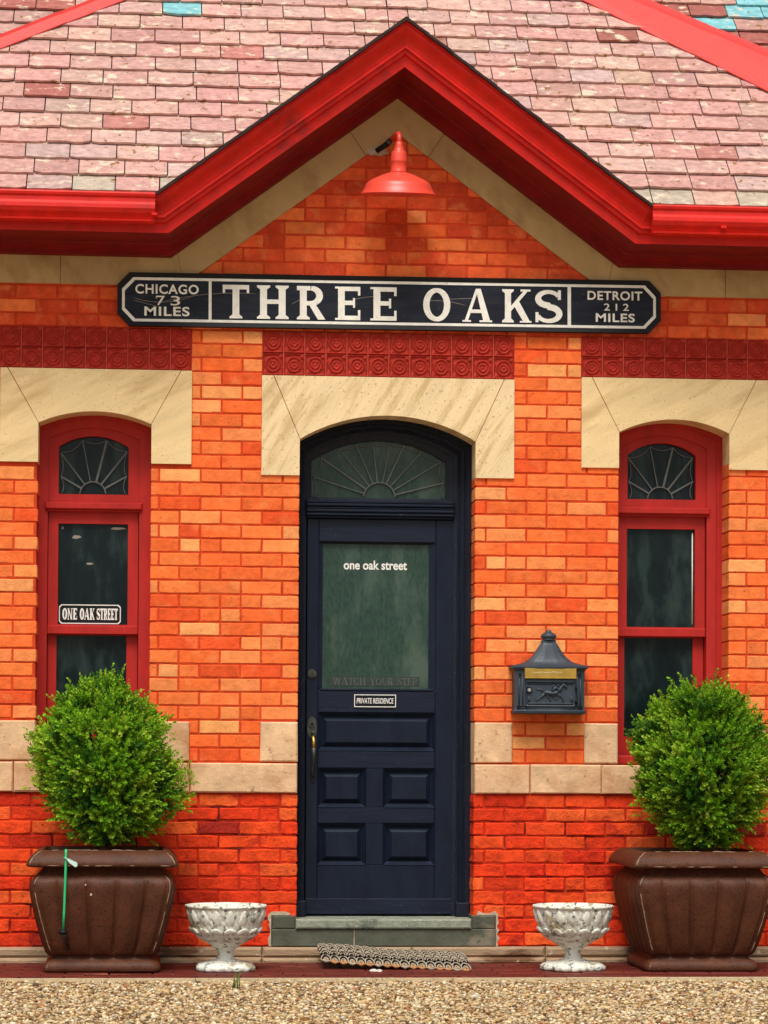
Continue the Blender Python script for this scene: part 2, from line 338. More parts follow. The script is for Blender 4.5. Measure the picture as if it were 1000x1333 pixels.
for r_ in range(9):
    y1 = -.02-r_*.104; y0 = y1-.1; x = -3.4+(.1 if r_ % 2 else 0)
    while x < 6:
        b.add(*(lambda x0, x1, y0, y1, z: ([(x0, y0, z-.006), (x1, y0, z-.006), (x1, y1, z-.006), (x0, y1, z-.006), (x0+.004, y0+.004, z), (x1-.004, y0+.004, z), (x1-.004, y1-.004, z), (x0+.004, y1-.004, z)],
              [(4, 5, 6, 7), (0, 1, 5, 4), (1, 2, 6, 5), (2, 3, 7, 6), (3, 0, 4, 7)]))(x, x+.208, y0, y1, random.uniform(-.003, .002)), PAVE)
        x += .213
b.box(-3.4, 6, KY, -.02, -.06, -.010, PAVE)
tag(b.build('pavement'), kind='structure')
b = MB(); x = -3.4
while x < 6:
    b.box(x, x+.9, KY-.035, KY-.001, -.06, random.uniform(-.004, -.001), KERB); x += .903
tag(b.build('kerb'), kind='structure')

# gravel: pebbles lying in front of the paving
def pebbles():
    phi = (1+5**.5)/2
    iv = np.array([(-1, phi, 0), (1, phi, 0), (-1, -phi, 0), (1, -phi, 0), (0, -1, phi), (0, 1, phi), (0, -1, -phi), (0, 1, -phi), (phi, 0, -1), (phi, 0, 1), (-phi, 0, -1), (-phi, 0, 1)])/1.9
    fi = np.array([(0, 11, 5), (0, 5, 1), (0, 1, 7), (0, 7, 10), (0, 10, 11), (1, 5, 9), (5, 11, 4), (11, 10, 2), (10, 7, 6), (7, 1, 8), (3, 9, 4), (3, 4, 2), (3, 2, 6), (3, 6, 8), (3, 8, 9), (4, 9, 5), (2, 4, 11), (6, 2, 10), (8, 6, 7), (9, 8, 1)])
    N = 60000
    px = rng.uniform(-1.9, 4.4, N); py = rng.uniform(-3.9, KY-.038, N)
    s = rng.uniform(.0055, .0118, N)*np.where(rng.random(N) < .05, 1.5, 1)
    sc3 = np.stack([s*rng.uniform(.8, 1.5, N), s*rng.uniform(.7, 1.1, N), s*rng.uniform(.45, .8, N)], 1)
    V = iv[None]*(1+rng.uniform(-.18, .18, (N, 12, 1)))*sc3[:, None]
    a = rng.uniform(0, 2*PI, N); ca, sa = np.cos(a)[:, None], np.sin(a)[:, None]
    t = rng.normal(0, .3, N); ct, st = np.cos(t)[:, None], np.sin(t)[:, None]
    X, Y, Z = V[..., 0], V[..., 1], V[..., 2]
    Y, Z = Y*ct-Z*st, Y*st+Z*ct
    X, Y = X*ca-Y*sa, X*sa+Y*ca
    z0 = -.028+rng.uniform(0, .014, N)
    P = np.stack([X+px[:, None], Y+py[:, None], Z+z0[:, None]], -1).reshape(-1, 3)
    Fc = (fi[None]+(np.arange(N)*12)[:, None, None]).reshape(-1, 3)
    me = bpy.data.meshes.new('gravel'); me.vertices.add(len(P)); me.vertices.foreach_set('co', P.ravel().astype(np.float32))
    nf = len(Fc); me.loops.add(nf*3); me.loops.foreach_set('vertex_index', Fc.ravel().astype(np.int32))
    me.polygons.add(nf); me.polygons.foreach_set('loop_start', np.arange(nf, dtype=np.int32)*3)
    me.update(calc_edges=True); me.polygons.foreach_set('use_smooth', np.ones(nf, bool))
    pal = np.array([(.66, .56, .38), (.76, .68, .50), (.50, .37, .19), (.36, .20, .09), (.60, .44, .24), (.20, .13, .08), (.80, .77, .66), (.46, .40, .30), (.44, .19, .10), (.70, .56, .30)])
    ci = rng.choice(len(pal), N, p=[.2, .16, .14, .1, .12, .08, .06, .06, .03, .05])
    cc = pal[ci]*np.array([1.0, .90, .76])*rng.uniform(.5, 1.1, (N, 1)); cc = np.repeat(np.concatenate([cc, np.ones((N, 1))], 1), 60, axis=0).astype(np.float32)
    at = me.color_attributes.new('Col', 'FLOAT_COLOR', 'CORNER'); at.data.foreach_set('color', cc.ravel())
    me.materials.append(PEB); o = bpy.data.objects.new('gravel', me); COL.objects.link(o)
    tag(o, 'cream and brown gravel spread in front of the brick paving', 'gravel', kind='stuff')
pebbles()

# ================================================================== the station building
CX = 1.2525; SL = .735; EZ = 3.884; APZ = EZ+SL*CX
bld = thing('station_building', (CX, 0, 0), 'orange brick station building with red gable, slate roof and navy door', 'building')
OPEN = [(-.606, -.022), (.750, 1.675), (2.437, 3.028)]
X0, X1 = -2.3, 4.8
# exclusions x0,x1,z0,z1
LINT = [(-.803, .186, 2.586, 3.073, -.606, -.022, 2.790, 2.853, -.765, .130, STONE),
        (.551, 1.879, 2.536, 3.057, .750, 1.675, 2.727, 2.856, .612, 1.825, STONEV),
        (2.237, 3.235, 2.600, 3.077, 2.437, 3.028, 2.790, 2.861, 2.292, 3.172, STONE)]
FRZ = [(-.808, .183, 3.074, 3.293, 9), (.553, 1.877, 3.058, 3.291, 12), (2.236, 3.237, 3.078, 3.293, 9)]
BLK = [(-.81, -.607, 1.037, 1.247), (-.021, .188, 1.037, 1.247), (.555, .749, 1.037, 1.247), (1.676, 1.877, 1.037, 1.251), (2.258, 2.436, 1.037, 1.251), (3.029, 3.232, 1.037, 1.245)]
EXC = [l[:4] for l in LINT]+[f[:4] for f in FRZ]+BLK+[(-.606, -.022, .875, 2.8), (2.437, 3.028, .875, 2.8), (.75, 1.675, 0, 2.8), (.615, 1.795, .0, .235)]
def subtract(x0, x1, z0, z1, exc):
    iv = [(x0, x1)]
    for a, b_, c, d in exc:
        ov = min(z1, d)-max(z0, c)
        if ov < .6*(z1-z0): continue
        nv = []
        for p, q in iv:
            if b_ <= p or a >= q: nv.append((p, q)); continue
            if a > p: nv.append((p, a))
            if b_ < q: nv.append((b_, q))
        iv = nv
    return iv
UP = [((.86, .145, .030), 5), ((.88, .19, .045), 5), ((.90, .265, .078), 3.6), ((.82, .100, .022), 2), ((.88, .165, .036), 4), ((.92, .36, .12), 1.6)]
LO = [((.90, .078, .015), 6), ((.84, .052, .011), 5), ((.92, .125, .026), 3), ((.68, .034, .009), 1.2), ((.42, .026, .014), .15)]
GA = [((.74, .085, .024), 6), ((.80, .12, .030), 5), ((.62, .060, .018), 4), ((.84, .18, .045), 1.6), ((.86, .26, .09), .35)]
def pick(pal):
    c = random.choices([p[0] for p in pal], [p[1] for p in pal])[0]; return jc(c, .10)
random.seed(11)
wall = MB(); PW = .214; JT = .0045
def brick(b, x0, x1, z0, z1, m, col, rough):
    # front: 4 x 2 grid of jittered points with a dropped rim
    n = 4; j = .0012+rough*.0018; y = random.uniform(-.0016, .0016)-rough*random.uniform(-.003, .004)
    c = .0035+rough*.0012
    rim = []; inn = []
    for k in range(n+1): rim.append((x0+(x1-x0)*k/n, z0))
    rim.append((x1, (z0+z1)/2))
    for k in range(n+1): rim.append((x1-(x1-x0)*k/n, z1))
    rim.append((x0, (z0+z1)/2))
    cxx, czz = (x0+x1)/2, (z0+z1)/2
    N = len(rim); vs = []
    rr = [(px+random.uniform(-j, j), pz+random.uniform(-j, j)) for px, pz in rim]
    for px, pz in rr: vs.append((px, .17, pz))
    for px, pz in rr: vs.append((px, y+c, pz))
    for px, pz in rr:
        vs.append((px+(c if px < cxx-.3*(x1-x0) else -c if px > cxx+.3*(x1-x0) else 0), y+random.uniform(-.0008, .0008)*(1+rough), pz+(c if pz < czz-.01 else -c if pz > czz+.01 else 0)))
    fs = [(i, (i+1) % N, N+(i+1) % N, N+i) for i in range(N)]+[(N+i, N+(i+1) % N, 2*N+(i+1) % N, 2*N+i) for i in range(N)]
    # front face as quads bottom-to-top
    B = 2*N
    fs += [(B+0, B+1, B+2*n+1, B+2*n+2, B+2*n+3)]
    for k in range(1, n-1): fs.append((B+k, B+k+1, B+2*n+1-k, B+2*n+2-k))
    fs += [(B+n-1, B+n, B+n+1, B+n+2, B+n+3)]
    b.add(vs, fs, m, col)
def courses(z, zt, pitch, pal, m, off, rough, top=None):
    r_ = 0
    while z < zt-.01:
        z0, z1 = z+JT, z+pitch-JT
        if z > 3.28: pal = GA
        xa, xb = X0, X1
        if z > 3.60:
            hw = (4.56-z)/SL
            if hw < .05: break
            xa, xb = CX-min(hw, 1.4), CX+min(hw, 1.4)
        for p, q in subtract(xa, xb, z0, z1, EXC):
            ph = off+(.5*PW if r_ % 2 else 0)
            k = math.floor((p-ph)/PW)
            while ph+k*PW < q:
                a = max(p, ph+k*PW)+ (JT if ph+k*PW > p-.001 else 0); e = min(q, ph+(k+1)*PW)-(JT if ph+(k+1)*PW < q+.001 else 0)
                if e-a > .022:
                    if random.random() < .07 and e-a > .19:       # now and then a pair of headers
                        mdl = (a+e)/2; dz = random.uniform(-.001, .001)
                        brick(wall, a, mdl-JT*.8, z0, z1+dz, m, pick(pal), rough); brick(wall, mdl+JT*.8, e, z0, z1+dz, m, pick(pal), rough)
                    else: brick(wall, a, e, z0+random.uniform(-.001, .001), z1+random.uniform(-.001, .001), m, pick(pal), rough)
                k += 1
        z += pitch; r_ += 1
courses(.081, .874, .0722, LO, BRICKR, .02, 1)
courses(1.037, 4.6, .0727, UP, BRICK, .235, 0)
# mortar body behind the bricks: boxes that butt round the openings
def mbx(x0, x1, z0, z1):
    if z0 < .9: wall.box(x0, x1, .0052, .30, z0, min(z1, .9), MORTARL)
    if z1 > .95: wall.box(x0, x1, .0042, .30, max(z0, .9), z1, MORTAR)
zt = 3.75
cols = [(X0, -.612), (-.018, .744), (1.681, 2.431), (3.034, X1)]
for a, e in cols: mbx(a, e, .0, zt)
for (a, e) in [(-.612, -.018), (2.431, 3.034)]: mbx(a, e, 0, .88); mbx(a, e, 2.87, zt)
mbx(.744, 1.681, 2.87, zt); mbx(.744, 1.681, 0, .2)
wall.prism([(.0, zt), (2.505, zt), (CX, zt+.92)], .0042, .30, MORTAR)
wall.build('brick_wall', bld, recalc=True)
b = MB(); b.box(-3.6, 6.1, .9, 1.1, 0, 3.9, MORTAR); b.box(X0, X0+.2, .30, .9, 0, 3.9, MORTAR); b.box(X1-.2, X1, .30, .9, 0, 3.9, MORTAR)
b.box(X0+.25, X1-.25, .62, .64, .1, 3.6, BLACK)
b.build('inner_wall', bld)

# stone lintels with a segmental arch
for (a, e, zb, zt_, oa, oe, zs, zc, ja, je, m) in LINT:
    b = MB(); g = .0022; A = arch(oa, oe, 0, zs, zc, 22)[2:]
    b.prism([(a, zb), (oa, zb), (oa, zs), (ja-g, zt_), (a, zt_)], -.012, .16, m)
    b.prism([(oe, zb), (e, zb), (e, zt_), (je+g, zt_), (oe, zs)], -.0125, .16, m)
    b.prism([(ja+g, zt_), (oa+g, zs+.001)]+[(px, pz) for px, pz in A[::-1]][1:-1]+[(oe-g, zs+.001), (je-g, zt_)], -.014, .16, m)
    b.box(a+.01, ja+.1, -.006, .02, zs+.07, zt_-.01, MORTAR); b.box(je-.1, e-.01, -.006, .02, zs+.07, zt_-.01, MORTAR)
    b.build('lintel', bld)
# terracotta tile friezes
def frieze(x0, x1, z0, z1, nx):
    b = MB(); n = 22; tw, th = (x1-x0)/nx, (z1-z0)/2
    for i in range(nx):
        for j in range(2):
            rot = random.uniform(-.3, .3)
            vs = []; ax, az = x0+i*tw, z0+j*th
            for p in range(n+1):
                for q in range(n+1):
                    u, v = q/n*2-1, p/n*2-1; r = math.hypot(u, v); an = math.atan2(v, u)
                    h = 0
                    e_ = max(abs(u), abs(v))
                    if e_ > .90: h = .010 if e_ < .97 else -.002
                    else:
                        h = .011*math.exp(-((r-.64)/.085)**2)+.010*math.exp(-((r-.33)/.08)**2)+.010*math.exp(-(r/.12)**2)+.003*math.exp(-((r-.2-.05*math.sin(an+rot*9))/.05)**2)
                        if r > .80: h += .010*max(0, math.cos(6*(an-PI/4)))*min(1, (r-.8)/.1)
                    vs.append((ax+(u+1)/2*tw, -.001-h, az+(v+1)/2*th))
            fs = [(p*(n+1)+q, p*(n+1)+q+1, (p+1)*(n+1)+q+1, (p+1)*(n+1)+q) for p in range(n) for q in range(n)]
            b.add(vs, fs, TERRA, None, False)
        if i: b.box(x0+i*tw-.0018, x0+i*tw+.0018, -.0085, .0, z0, z1, TERRAJ)
    b.box(x0-.002, x1+.002, .0005, .05, z0, z1, TERRA)
    b.build('tile_frieze', bld, recalc=False)
for f in FRZ: frieze(*f)
# jamb stones and belt course
for (a, e, z0, z1) in BLK:
    b = MB(); b.box(a, e, -.012-random.uniform(0, .002), .16, z0+.004, z1, STONEB, ch=.006, j=.0015); b.build('jamb_stone', bld)
for run in ([(X0, -1.5), (-1.5, -.717), (-.717, .19), (.19, .749)], [(1.676, 1.972), (1.972, 2.351), (2.351, 3.12), (3.12, 3.95), (3.95, X1)]):
    b = MB()
    for a, e in run: b.box(a+.002, e-.002, -.016-random.uniform(0, .003), .16, .879, 1.033, STONEB, ch=.007, j=.002)
    b.build('belt_course', bld)
# stone band under the eaves and up the gable
def offs(n):     # the cornice path (outer top edge) lowered by n, mitred
    c = math.cos(math.atan(SL)); t = math.tan(math.atan(SL)/2)
    return [(-2.75, EZ-n), (0+n*t, EZ-n), (CX, APZ-n/c), (2*CX-n*t, EZ-n), (5.25, EZ-n)]
bt, bb = 4.60, 4.345
sb = MB(); g = .0018
xo = (bt-3.75)/SL; xi = (bb-3.515)/SL
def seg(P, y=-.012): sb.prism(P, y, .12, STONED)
for s_ in (-1, 1):
    X = lambda d: CX+s_*d
    zin = 3.515; kx = .30
    # rake stones, keystone pair, eave stones
    def rz(d, base): return base-SL*d
    cut = .19*math.sin(math.atan(SL))
    d0, d1, d2 = .165, .70, 1.115
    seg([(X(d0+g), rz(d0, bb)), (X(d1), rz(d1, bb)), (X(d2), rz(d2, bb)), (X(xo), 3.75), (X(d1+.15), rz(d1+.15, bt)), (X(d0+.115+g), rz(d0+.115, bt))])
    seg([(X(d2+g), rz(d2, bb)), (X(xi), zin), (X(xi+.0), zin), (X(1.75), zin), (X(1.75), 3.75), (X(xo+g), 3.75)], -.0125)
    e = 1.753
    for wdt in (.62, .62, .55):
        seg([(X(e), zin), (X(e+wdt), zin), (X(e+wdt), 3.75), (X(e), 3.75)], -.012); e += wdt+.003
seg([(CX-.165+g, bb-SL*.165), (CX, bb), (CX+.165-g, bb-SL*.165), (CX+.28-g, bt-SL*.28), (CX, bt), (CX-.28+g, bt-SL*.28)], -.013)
sb.build('gable_band', bld)
b = MB(); pr_q = random.Random(3)
b.prism([(1.150+.047*math.cos(2*PI*k/14)*pr_q.uniform(.7, 1.2)*1.2, 4.245+.026*math.sin(2*PI*k/14)*pr_q.uniform(.7, 1.2)) for k in range(14)], -.021, 0, PALEM)
b.build('plaster_patch', bld)

# cornice: one moulded profile swept along eave, rake, rake, eave
b = MB()
def sweep(b, prof, m, smooth=False, seg0=0, seg1=4, dx=0):
    rows = []
    for (o, n) in prof: rows.append([(x, -o, z) for x, z in offs(n)])
    K = 5
    for i in range(len(prof)-1):
        vs = rows[i]+rows[i+1]
        b.add(vs, [(k, k+1, K+k+1, K+k) for k in range(seg0, seg1)], m, None, smooth)
crown = [(.40, -.004), (.505, -.004), (.507, .010), (.496, .014), (.495, .022), (.489, .030), (.476, .042), (.462, .055), (.452, .070), (.449, .084), (.458, .092), (.458, .102), (.440, .106), (.438, .122), (.415, .128), (.410, .172)]
crown = [(a+.0, c) for a, c in crown]
sweep(b, crown, REDP)
b.build('rake_moulding', bld, recalc=False)
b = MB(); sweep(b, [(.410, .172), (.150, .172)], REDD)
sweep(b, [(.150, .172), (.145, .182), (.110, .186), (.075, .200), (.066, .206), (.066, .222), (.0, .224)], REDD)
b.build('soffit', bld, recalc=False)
# eave gutters over the crown
for xa, xb in ((-2.78, -.012), (2*CX+.012, 5.28)):
    b = MB(); prof = [(.50, 3.884), (.525, 3.888), (.530, 3.880), (.527, 3.868), (.519, 3.860), (.520, 3.840), (.530, 3.825), (.532, 3.806), (.522, 3.785), (.505, 3.768), (.500, 3.758), (.512, 3.754), (.510, 3.745), (.45, 3.742)]
    vs = [(xa, -o-.004, z+.004) for o, z in prof]+[(xb, -o-.004, z+.004) for o, z in prof]; n = len(prof)
    b.add(vs, [(i, i+1, n+i+1, n+i) for i in range(n-1)]+[tuple(range(n)), tuple(range(2*n-1, n-1, -1))], REDP, None, False)
    nx = xa+.35
    while nx < xb:
        b.box(nx, nx+.03, -.537, -.50, 3.775, 3.79, REDP, ch=.002); nx += .8
    b.build('gutter', bld)

# slates
TA = 1.11; AL = math.atan(TA)
SLP = [((.62, .35, .305), 9), ((.63, .385, .33), 7), ((.59, .315, .28), 5), ((.52, .22, .19), .8), ((.61, .39, .31), 1.5), ((.42, .15, .12), .3), ((.57, .38, .34), 2)]
SLR = [((.52, .20, .18), 4), ((.44, .13, .12), 3), ((.60, .32, .28), 3)]
def slates(b, y_e, z_e, rows, xl, xr, e, wd, bounds, pal, blue=(), ph=0):
    """rows of slates up the plane z = z_e + TA (y - y_e); bounds(y, z) -> list of intervals"""
    ca, sa = math.cos(AL), math.sin(AL)
    for r_ in range(rows):
        v0, v1 = r_*e, (r_+1)*e+.02
        P = lambda v, h: (y_e+v*ca-h*sa, z_e+v*sa+h*ca)
        y0, z0 = P(v0, 0); y1, z1 = P(v0+e, 0)
        B0, B1 = bounds(y0, z0), bounds(y1, z1)
        x = xl+(wd/2 if r_ % 2 else 0)-wd+ph+random.uniform(-.012, .012)
        while x < xr:
            wj = wd*random.uniform(.93, 1.07)
            for (a0, c0), (a1, c1) in zip(B0, B1):
                p0, q0 = max(x, a0), min(x+wj, c0); p1, q1 = max(x, a1), min(x+wj, c1)
                if q0-p0 < .004 and q1-p1 < .004: continue
                q0 = max(q0, p0+.002); q1 = max(q1, p1+.002)
                t = .019+random.uniform(-.004, .004); col = pick(pal); xm = x+wj/2; zm = z0
                if r_ == 0 and random.random() < .5: col = jc((.52, .43, .34), .06)
                for bx, bz in blue:
                    if abs(xm-bx) < wd/2 and abs((z0+z1)/2-bz) < e*sa/2: col = jc((.24, .55, .60), .04)
                n = 5; lo = []
                for k in range(n+1):
                    f = k/n; lo.append((p0+.0030+(q0-p0-.0060)*f, random.uniform(-.004, .004)+(random.uniform(0, .012) if k in (0, n) and random.random() < .4 else 0)))
                tw = random.uniform(-.0035, .0035); vs = []
                for k, (lx, dv) in enumerate(lo):
                    yy, zz = P(v0+dv, t+tw*(k/n-.5)); vs.append((lx, yy, zz))
                for k in range(n+1):
                    yy, zz = P(v1, .001); vs.append((p1+.0030+(q1-p1-.0060)*k/n, yy, zz))
                for k, (lx, dv) in enumerate(lo):
                    yy, zz = P(v0+dv, t-.013); vs.append((lx, yy, zz))
                for kk in (0, n):
                    yy, zz = P(v1, -.006); vs.append((vs[n+1+kk][0], yy, zz))
                N = n+1; fs = [(k, k+1, N+k+1, N+k) for k in range(n)]+[(2*N+k, 2*N+k+1, k+1, k) for k in range(n)]
                fs += [(0, N, 3*N, 2*N), (n, 3*N-1, 3*N+1, N+n)]
                b.add(vs, fs, SLATE, col)
            x += wj
YE = -.505; KH = .53; HW = 3.75
def zin_dorm(y, z):       # front slope: between the hips, less the gable's own roof
    t = (y+.5)/KH
    L, Rr = CX-HW+t, CX+HW-t
    d = (APZ-z)/SL
    if d > 0: return [(L, CX-d), (CX+d, Rr)]
    return [(L, CX), (CX, Rr)]
random.seed(21)
b = MB(); ex = .1345
slates(b, YE, EZ+.006, 22, CX-HW, CX+HW, ex, .227, zin_dorm, SLP, blue=[(.222, 5.115)])
# one sheet under the slates
def plane_quad(b, y_e, z_e, x0, x1, xt0, xt1, v, m):
    ca, sa = math.cos(AL), math.sin(AL)
    b.add([(x0, y_e, z_e), (x1, y_e, z_e), (xt1, y_e+v*ca, z_e+v*sa), (xt0, y_e+v*ca, z_e+v*sa)], [(0, 1, 2, 3)], m)
yv = (APZ-EZ)/TA+YE
b.add([(CX-HW, YE, EZ-.004), (0, YE, EZ-.004), (CX, yv, APZ-.004), (CX, 1.5, EZ-.004+TA*(1.5-YE)), ], [(0, 1, 2, 3)], DARKEDGE)
b.add([(CX+HW, YE, EZ-.004), (2*CX, YE, EZ-.004), (CX, yv, APZ-.004), (CX, 1.5, EZ-.004+TA*(1.5-YE))], [(3, 2, 1, 0)], DARKEDGE)
b.build('roof', bld, recalc=False)
# gable roof: two slopes with slate courses whose edges show above the rake
b = MB()
for s_ in (-1, 1):
    n = 11
    for k in range(n):
        f0, f1 = k/n, (k+1)/n+.02
        d0, d1 = 1.27*(1-f0), max(0, 1.27*(1-f1)); za, zb2 = APZ-SL*d0, APZ-SL*d1
        lift = .020; ya = lambda z: YE+(max(z, EZ)-EZ)/TA+.05
        fr = -.522-random.uniform(0, .010)
        vs = [(CX+s_*d0, fr, za+lift), (CX+s_*d1, fr, zb2+.010), (CX+s_*d1, ya(zb2), zb2+.010), (CX+s_*d0, ya(za), za+lift),
              (CX+s_*d0, fr, za+.004), (CX+s_*d1, fr, zb2-.002), (CX+s_*d1, ya(zb2), zb2-.002), (CX+s_*d0, ya(za), za+.004)]
        b.add(vs, [(0, 1, 2, 3), (0, 4, 5, 1), (4, 7, 6, 5), (0, 3, 7, 4)], DARKEDGE)
    # slate faces on the slope
    b.add([(CX+s_*1.26, -.50, APZ-SL*1.26+.024), (CX, -.50, APZ+.024), (CX, yv, APZ+.024)], [(0, 1, 2)], SLATE, (.55, .3, .28))
b.build('gable_roof', bld)
# hips with red caps, and the main roof behind
def hip(t): return (t, t*KH)
def hp(s_, t, h=0): y = -.5+t*KH; return Vector((CX+s_*(HW-t), y, EZ+TA*(y-YE)+h))
for s_, wv in ((-1, .072), (1, .135)):
    b = MB(); d = (hp(s_, 2)-hp(s_, 0)).normalized(); nrm = Vector((0, -math.sin(AL), math.cos(AL))); sd_ = d.cross(nrm).normalized()*s_
    if sd_.x*s_ < 0: sd_ = -sd_
    L_ = (hp(s_, 3.4)-hp(s_, 0)).length; o0 = hp(s_, 0); t = 0; k = 0
    while t < L_:
        e = min(t+1.25, L_)
        def sec_(tt):       # the right cap flares towards the eave
            wi = wv+(.085*max(0, 3.6-tt) if s_ > 0 else 0)
            return [(-wi, .016), (-wi, .024), (-.012, .040), (0, .052), (.014, .040), (wv*.8, .006), (wv*.8, -.03)]
        vs = [o0+d*t+sd_*a+nrm*(c+(.004 if k % 2 else 0)) for a, c in sec_(t)]+[o0+d*e+sd_*a+nrm*(c+(.004 if k % 2 else 0)) for a, c in sec_(e)]; n = 7
        b.add(vs, [(i, i+1, n+i+1, n+i) for i in range(n-1)]+[tuple(range(n)), tuple(range(2*n-1, n-1, -1))], REDC)
        t = e-.0; k += 1
    b.build('hip_cap', bld)
b = MB()
YB = YE+.42
slates(b, YB+.15, EZ+TA*.15+.006, 34, -3.9, 6.4, ex, .227, lambda y, z: [(-3.9, CX-HW+(y+.12)/KH), (CX+HW-(y+.12)/KH, 6.4)] if (y+.1)/KH < HW else [(-3.9, CX), (CX, 6.4)],
       [((.50, .22, .18), 4), ((.44, .15, .12), 3), ((.56, .32, .27), 4)], blue=[(3.15, 5.33), (3.10, 5.319), (3.38, 5.52), (3.449, 5.50), (3.60, 5.42), (3.46, 5.43)], ph=.07)
plane_quad(b, YB+.45, EZ-.004+TA*.45, -3.9, 6.4, -3.9, 6.4, 4.2, DARKEDGE)
for s_ in (-1, 1):
    b.add([hp(s_, 0), hp(s_, 3.7), hp(s_, 3.7)+Vector((s_*.1, .45, 0)), hp(s_, 0)+Vector((s_*.1, .45, 0))], [(0, 1, 2, 3)], DARKEDGE)
b.box(-3.9, 6.4, 3.25, 3.4, 3.9, 7.3, DARKEDGE)
b.build('rear_roof', bld, recalc=False)

# foundation ledge, step, door sill
b = MB(); x = X0
for e in (-1.3, -.45, .57, 1.35, 2.05, 2.95, 3.9, X1):
    b.box(x+.002, e-.002, -.048, .05, .028, .079, LEDGE, ch=.012, j=.002); b.box(x+.001, e-.003, -.072, .05, -.01, .026, LEDGE, ch=.012, j=.002); x = e
b.build('foundation_ledge', bld)
b = MB()
b.box(.62, 1.048, -.020, .3, .081, .172, STEP, ch=.005); b.box(1.051, 1.792, -.021, .3, .081, .172, STEP, ch=.005)
b.box(.622, .743, -.020, .12, .1725, .242, STEP, ch=.006); b.box(1.665, 1.790, -.020, .12, .1725, .242, STEP, ch=.006)
b.build('step', bld)
b = MB(); b.box(1.0475, 1.0515, -.0195, .05, .083, .170, PALEM); b.build('step_joint', bld)
mr_ = random.Random(12)
for x_a, sgn in ((.618, -1), (1.7945, 1)):      # pale repair mortar smeared round the ends of the step
    b = MB(); pts = []
    for k in range(9): z_ = .082+k*.0205; pts.append((x_a+sgn*mr_.uniform(.004, .022), z_))
    for k in range(4): pts.append((x_a-sgn*(.03*k+.004), .258+mr_.uniform(-.006, .010)))
    pts += [(x_a-sgn*.10, .2435), (x_a, .2435), (x_a, .082)]
    b.prism(pts, -.006, .01, PALEM); b.build('mortar_patch', bld)
b = MB(); b.box(.745, 1.663, -.036, .30, .173, .224, SILL, ch=.008, j=.001); b.build('door_sill', bld)

# ------------------------------------------------------------------ fanlight leading
def fan(b, x0, x1, z0, zs, zc, cx, r0, angs, wid, y):
    A = arch(x0, x1, z0, zs, zc, 40)
    def inside(px, pz):
        if px < x0 or px > x1 or pz < z0: return False
        wd = (x1-x0)/2; h = zc-zs; r = (wd*wd+h*h)/(2*h); return math.hypot(px-(x0+x1)/2, pz-(zc-r)) < r
    ends = []
    for i, a in enumerate(angs):
        t = r0
        while inside(cx+math.cos(a)*t, z0+.002+math.sin(a)*t): t += .003
        t -= .012; ends.append((cx+math.cos(a)*t, z0+.002+math.sin(a)*t))
        p = (cx+math.cos(a)*r0*1.0, y, z0+math.sin(a)*r0); q = (ends[-1][0], y, ends[-1][1])
        wv = wid[i % len(wid)]; px, pz = -math.sin(a)*wv, math.cos(a)*wv
        b.prism([(p[0]+px*.8, p[2]+pz*.8), (p[0]-px*.8, p[2]-pz*.8), (q[0]-px*.7, q[2]-pz*.7), (q[0]+px*.7, q[2]+pz*.7)], y-.006, y+.004, LEAD)
    E_ = [(x1-.014, z0+.004)]+ends+[(x0+.014, z0+.004)]
    for i in range(len(E_)-1):
        p, q = E_[i], E_[i+1]; pts = []
        mx_, mz = (p[0]+q[0])/2, (p[1]+q[1])/2; dx, dz = cx-mx_, z0-mz; dl = math.hypot(dx, dz); L_ = math.hypot(p[0]-q[0], p[1]-q[1])*.16
        for k in range(9):
            f = k/8; s_ = 4*f*(1-f)*L_
            pts.append((p[0]+(q[0]-p[0])*f+dx/dl*s_, y-.004, p[1]+(q[1]-p[1])*f+dz/dl*s_))
        b.tube(pts, .0028, LEAD, 5)
    b.tube([(cx+math.cos(PI*k/16)*r0, y-.005, z0+math.sin(PI*k/16)*r0) for k in range(17)], .0045, LEAD, 6)

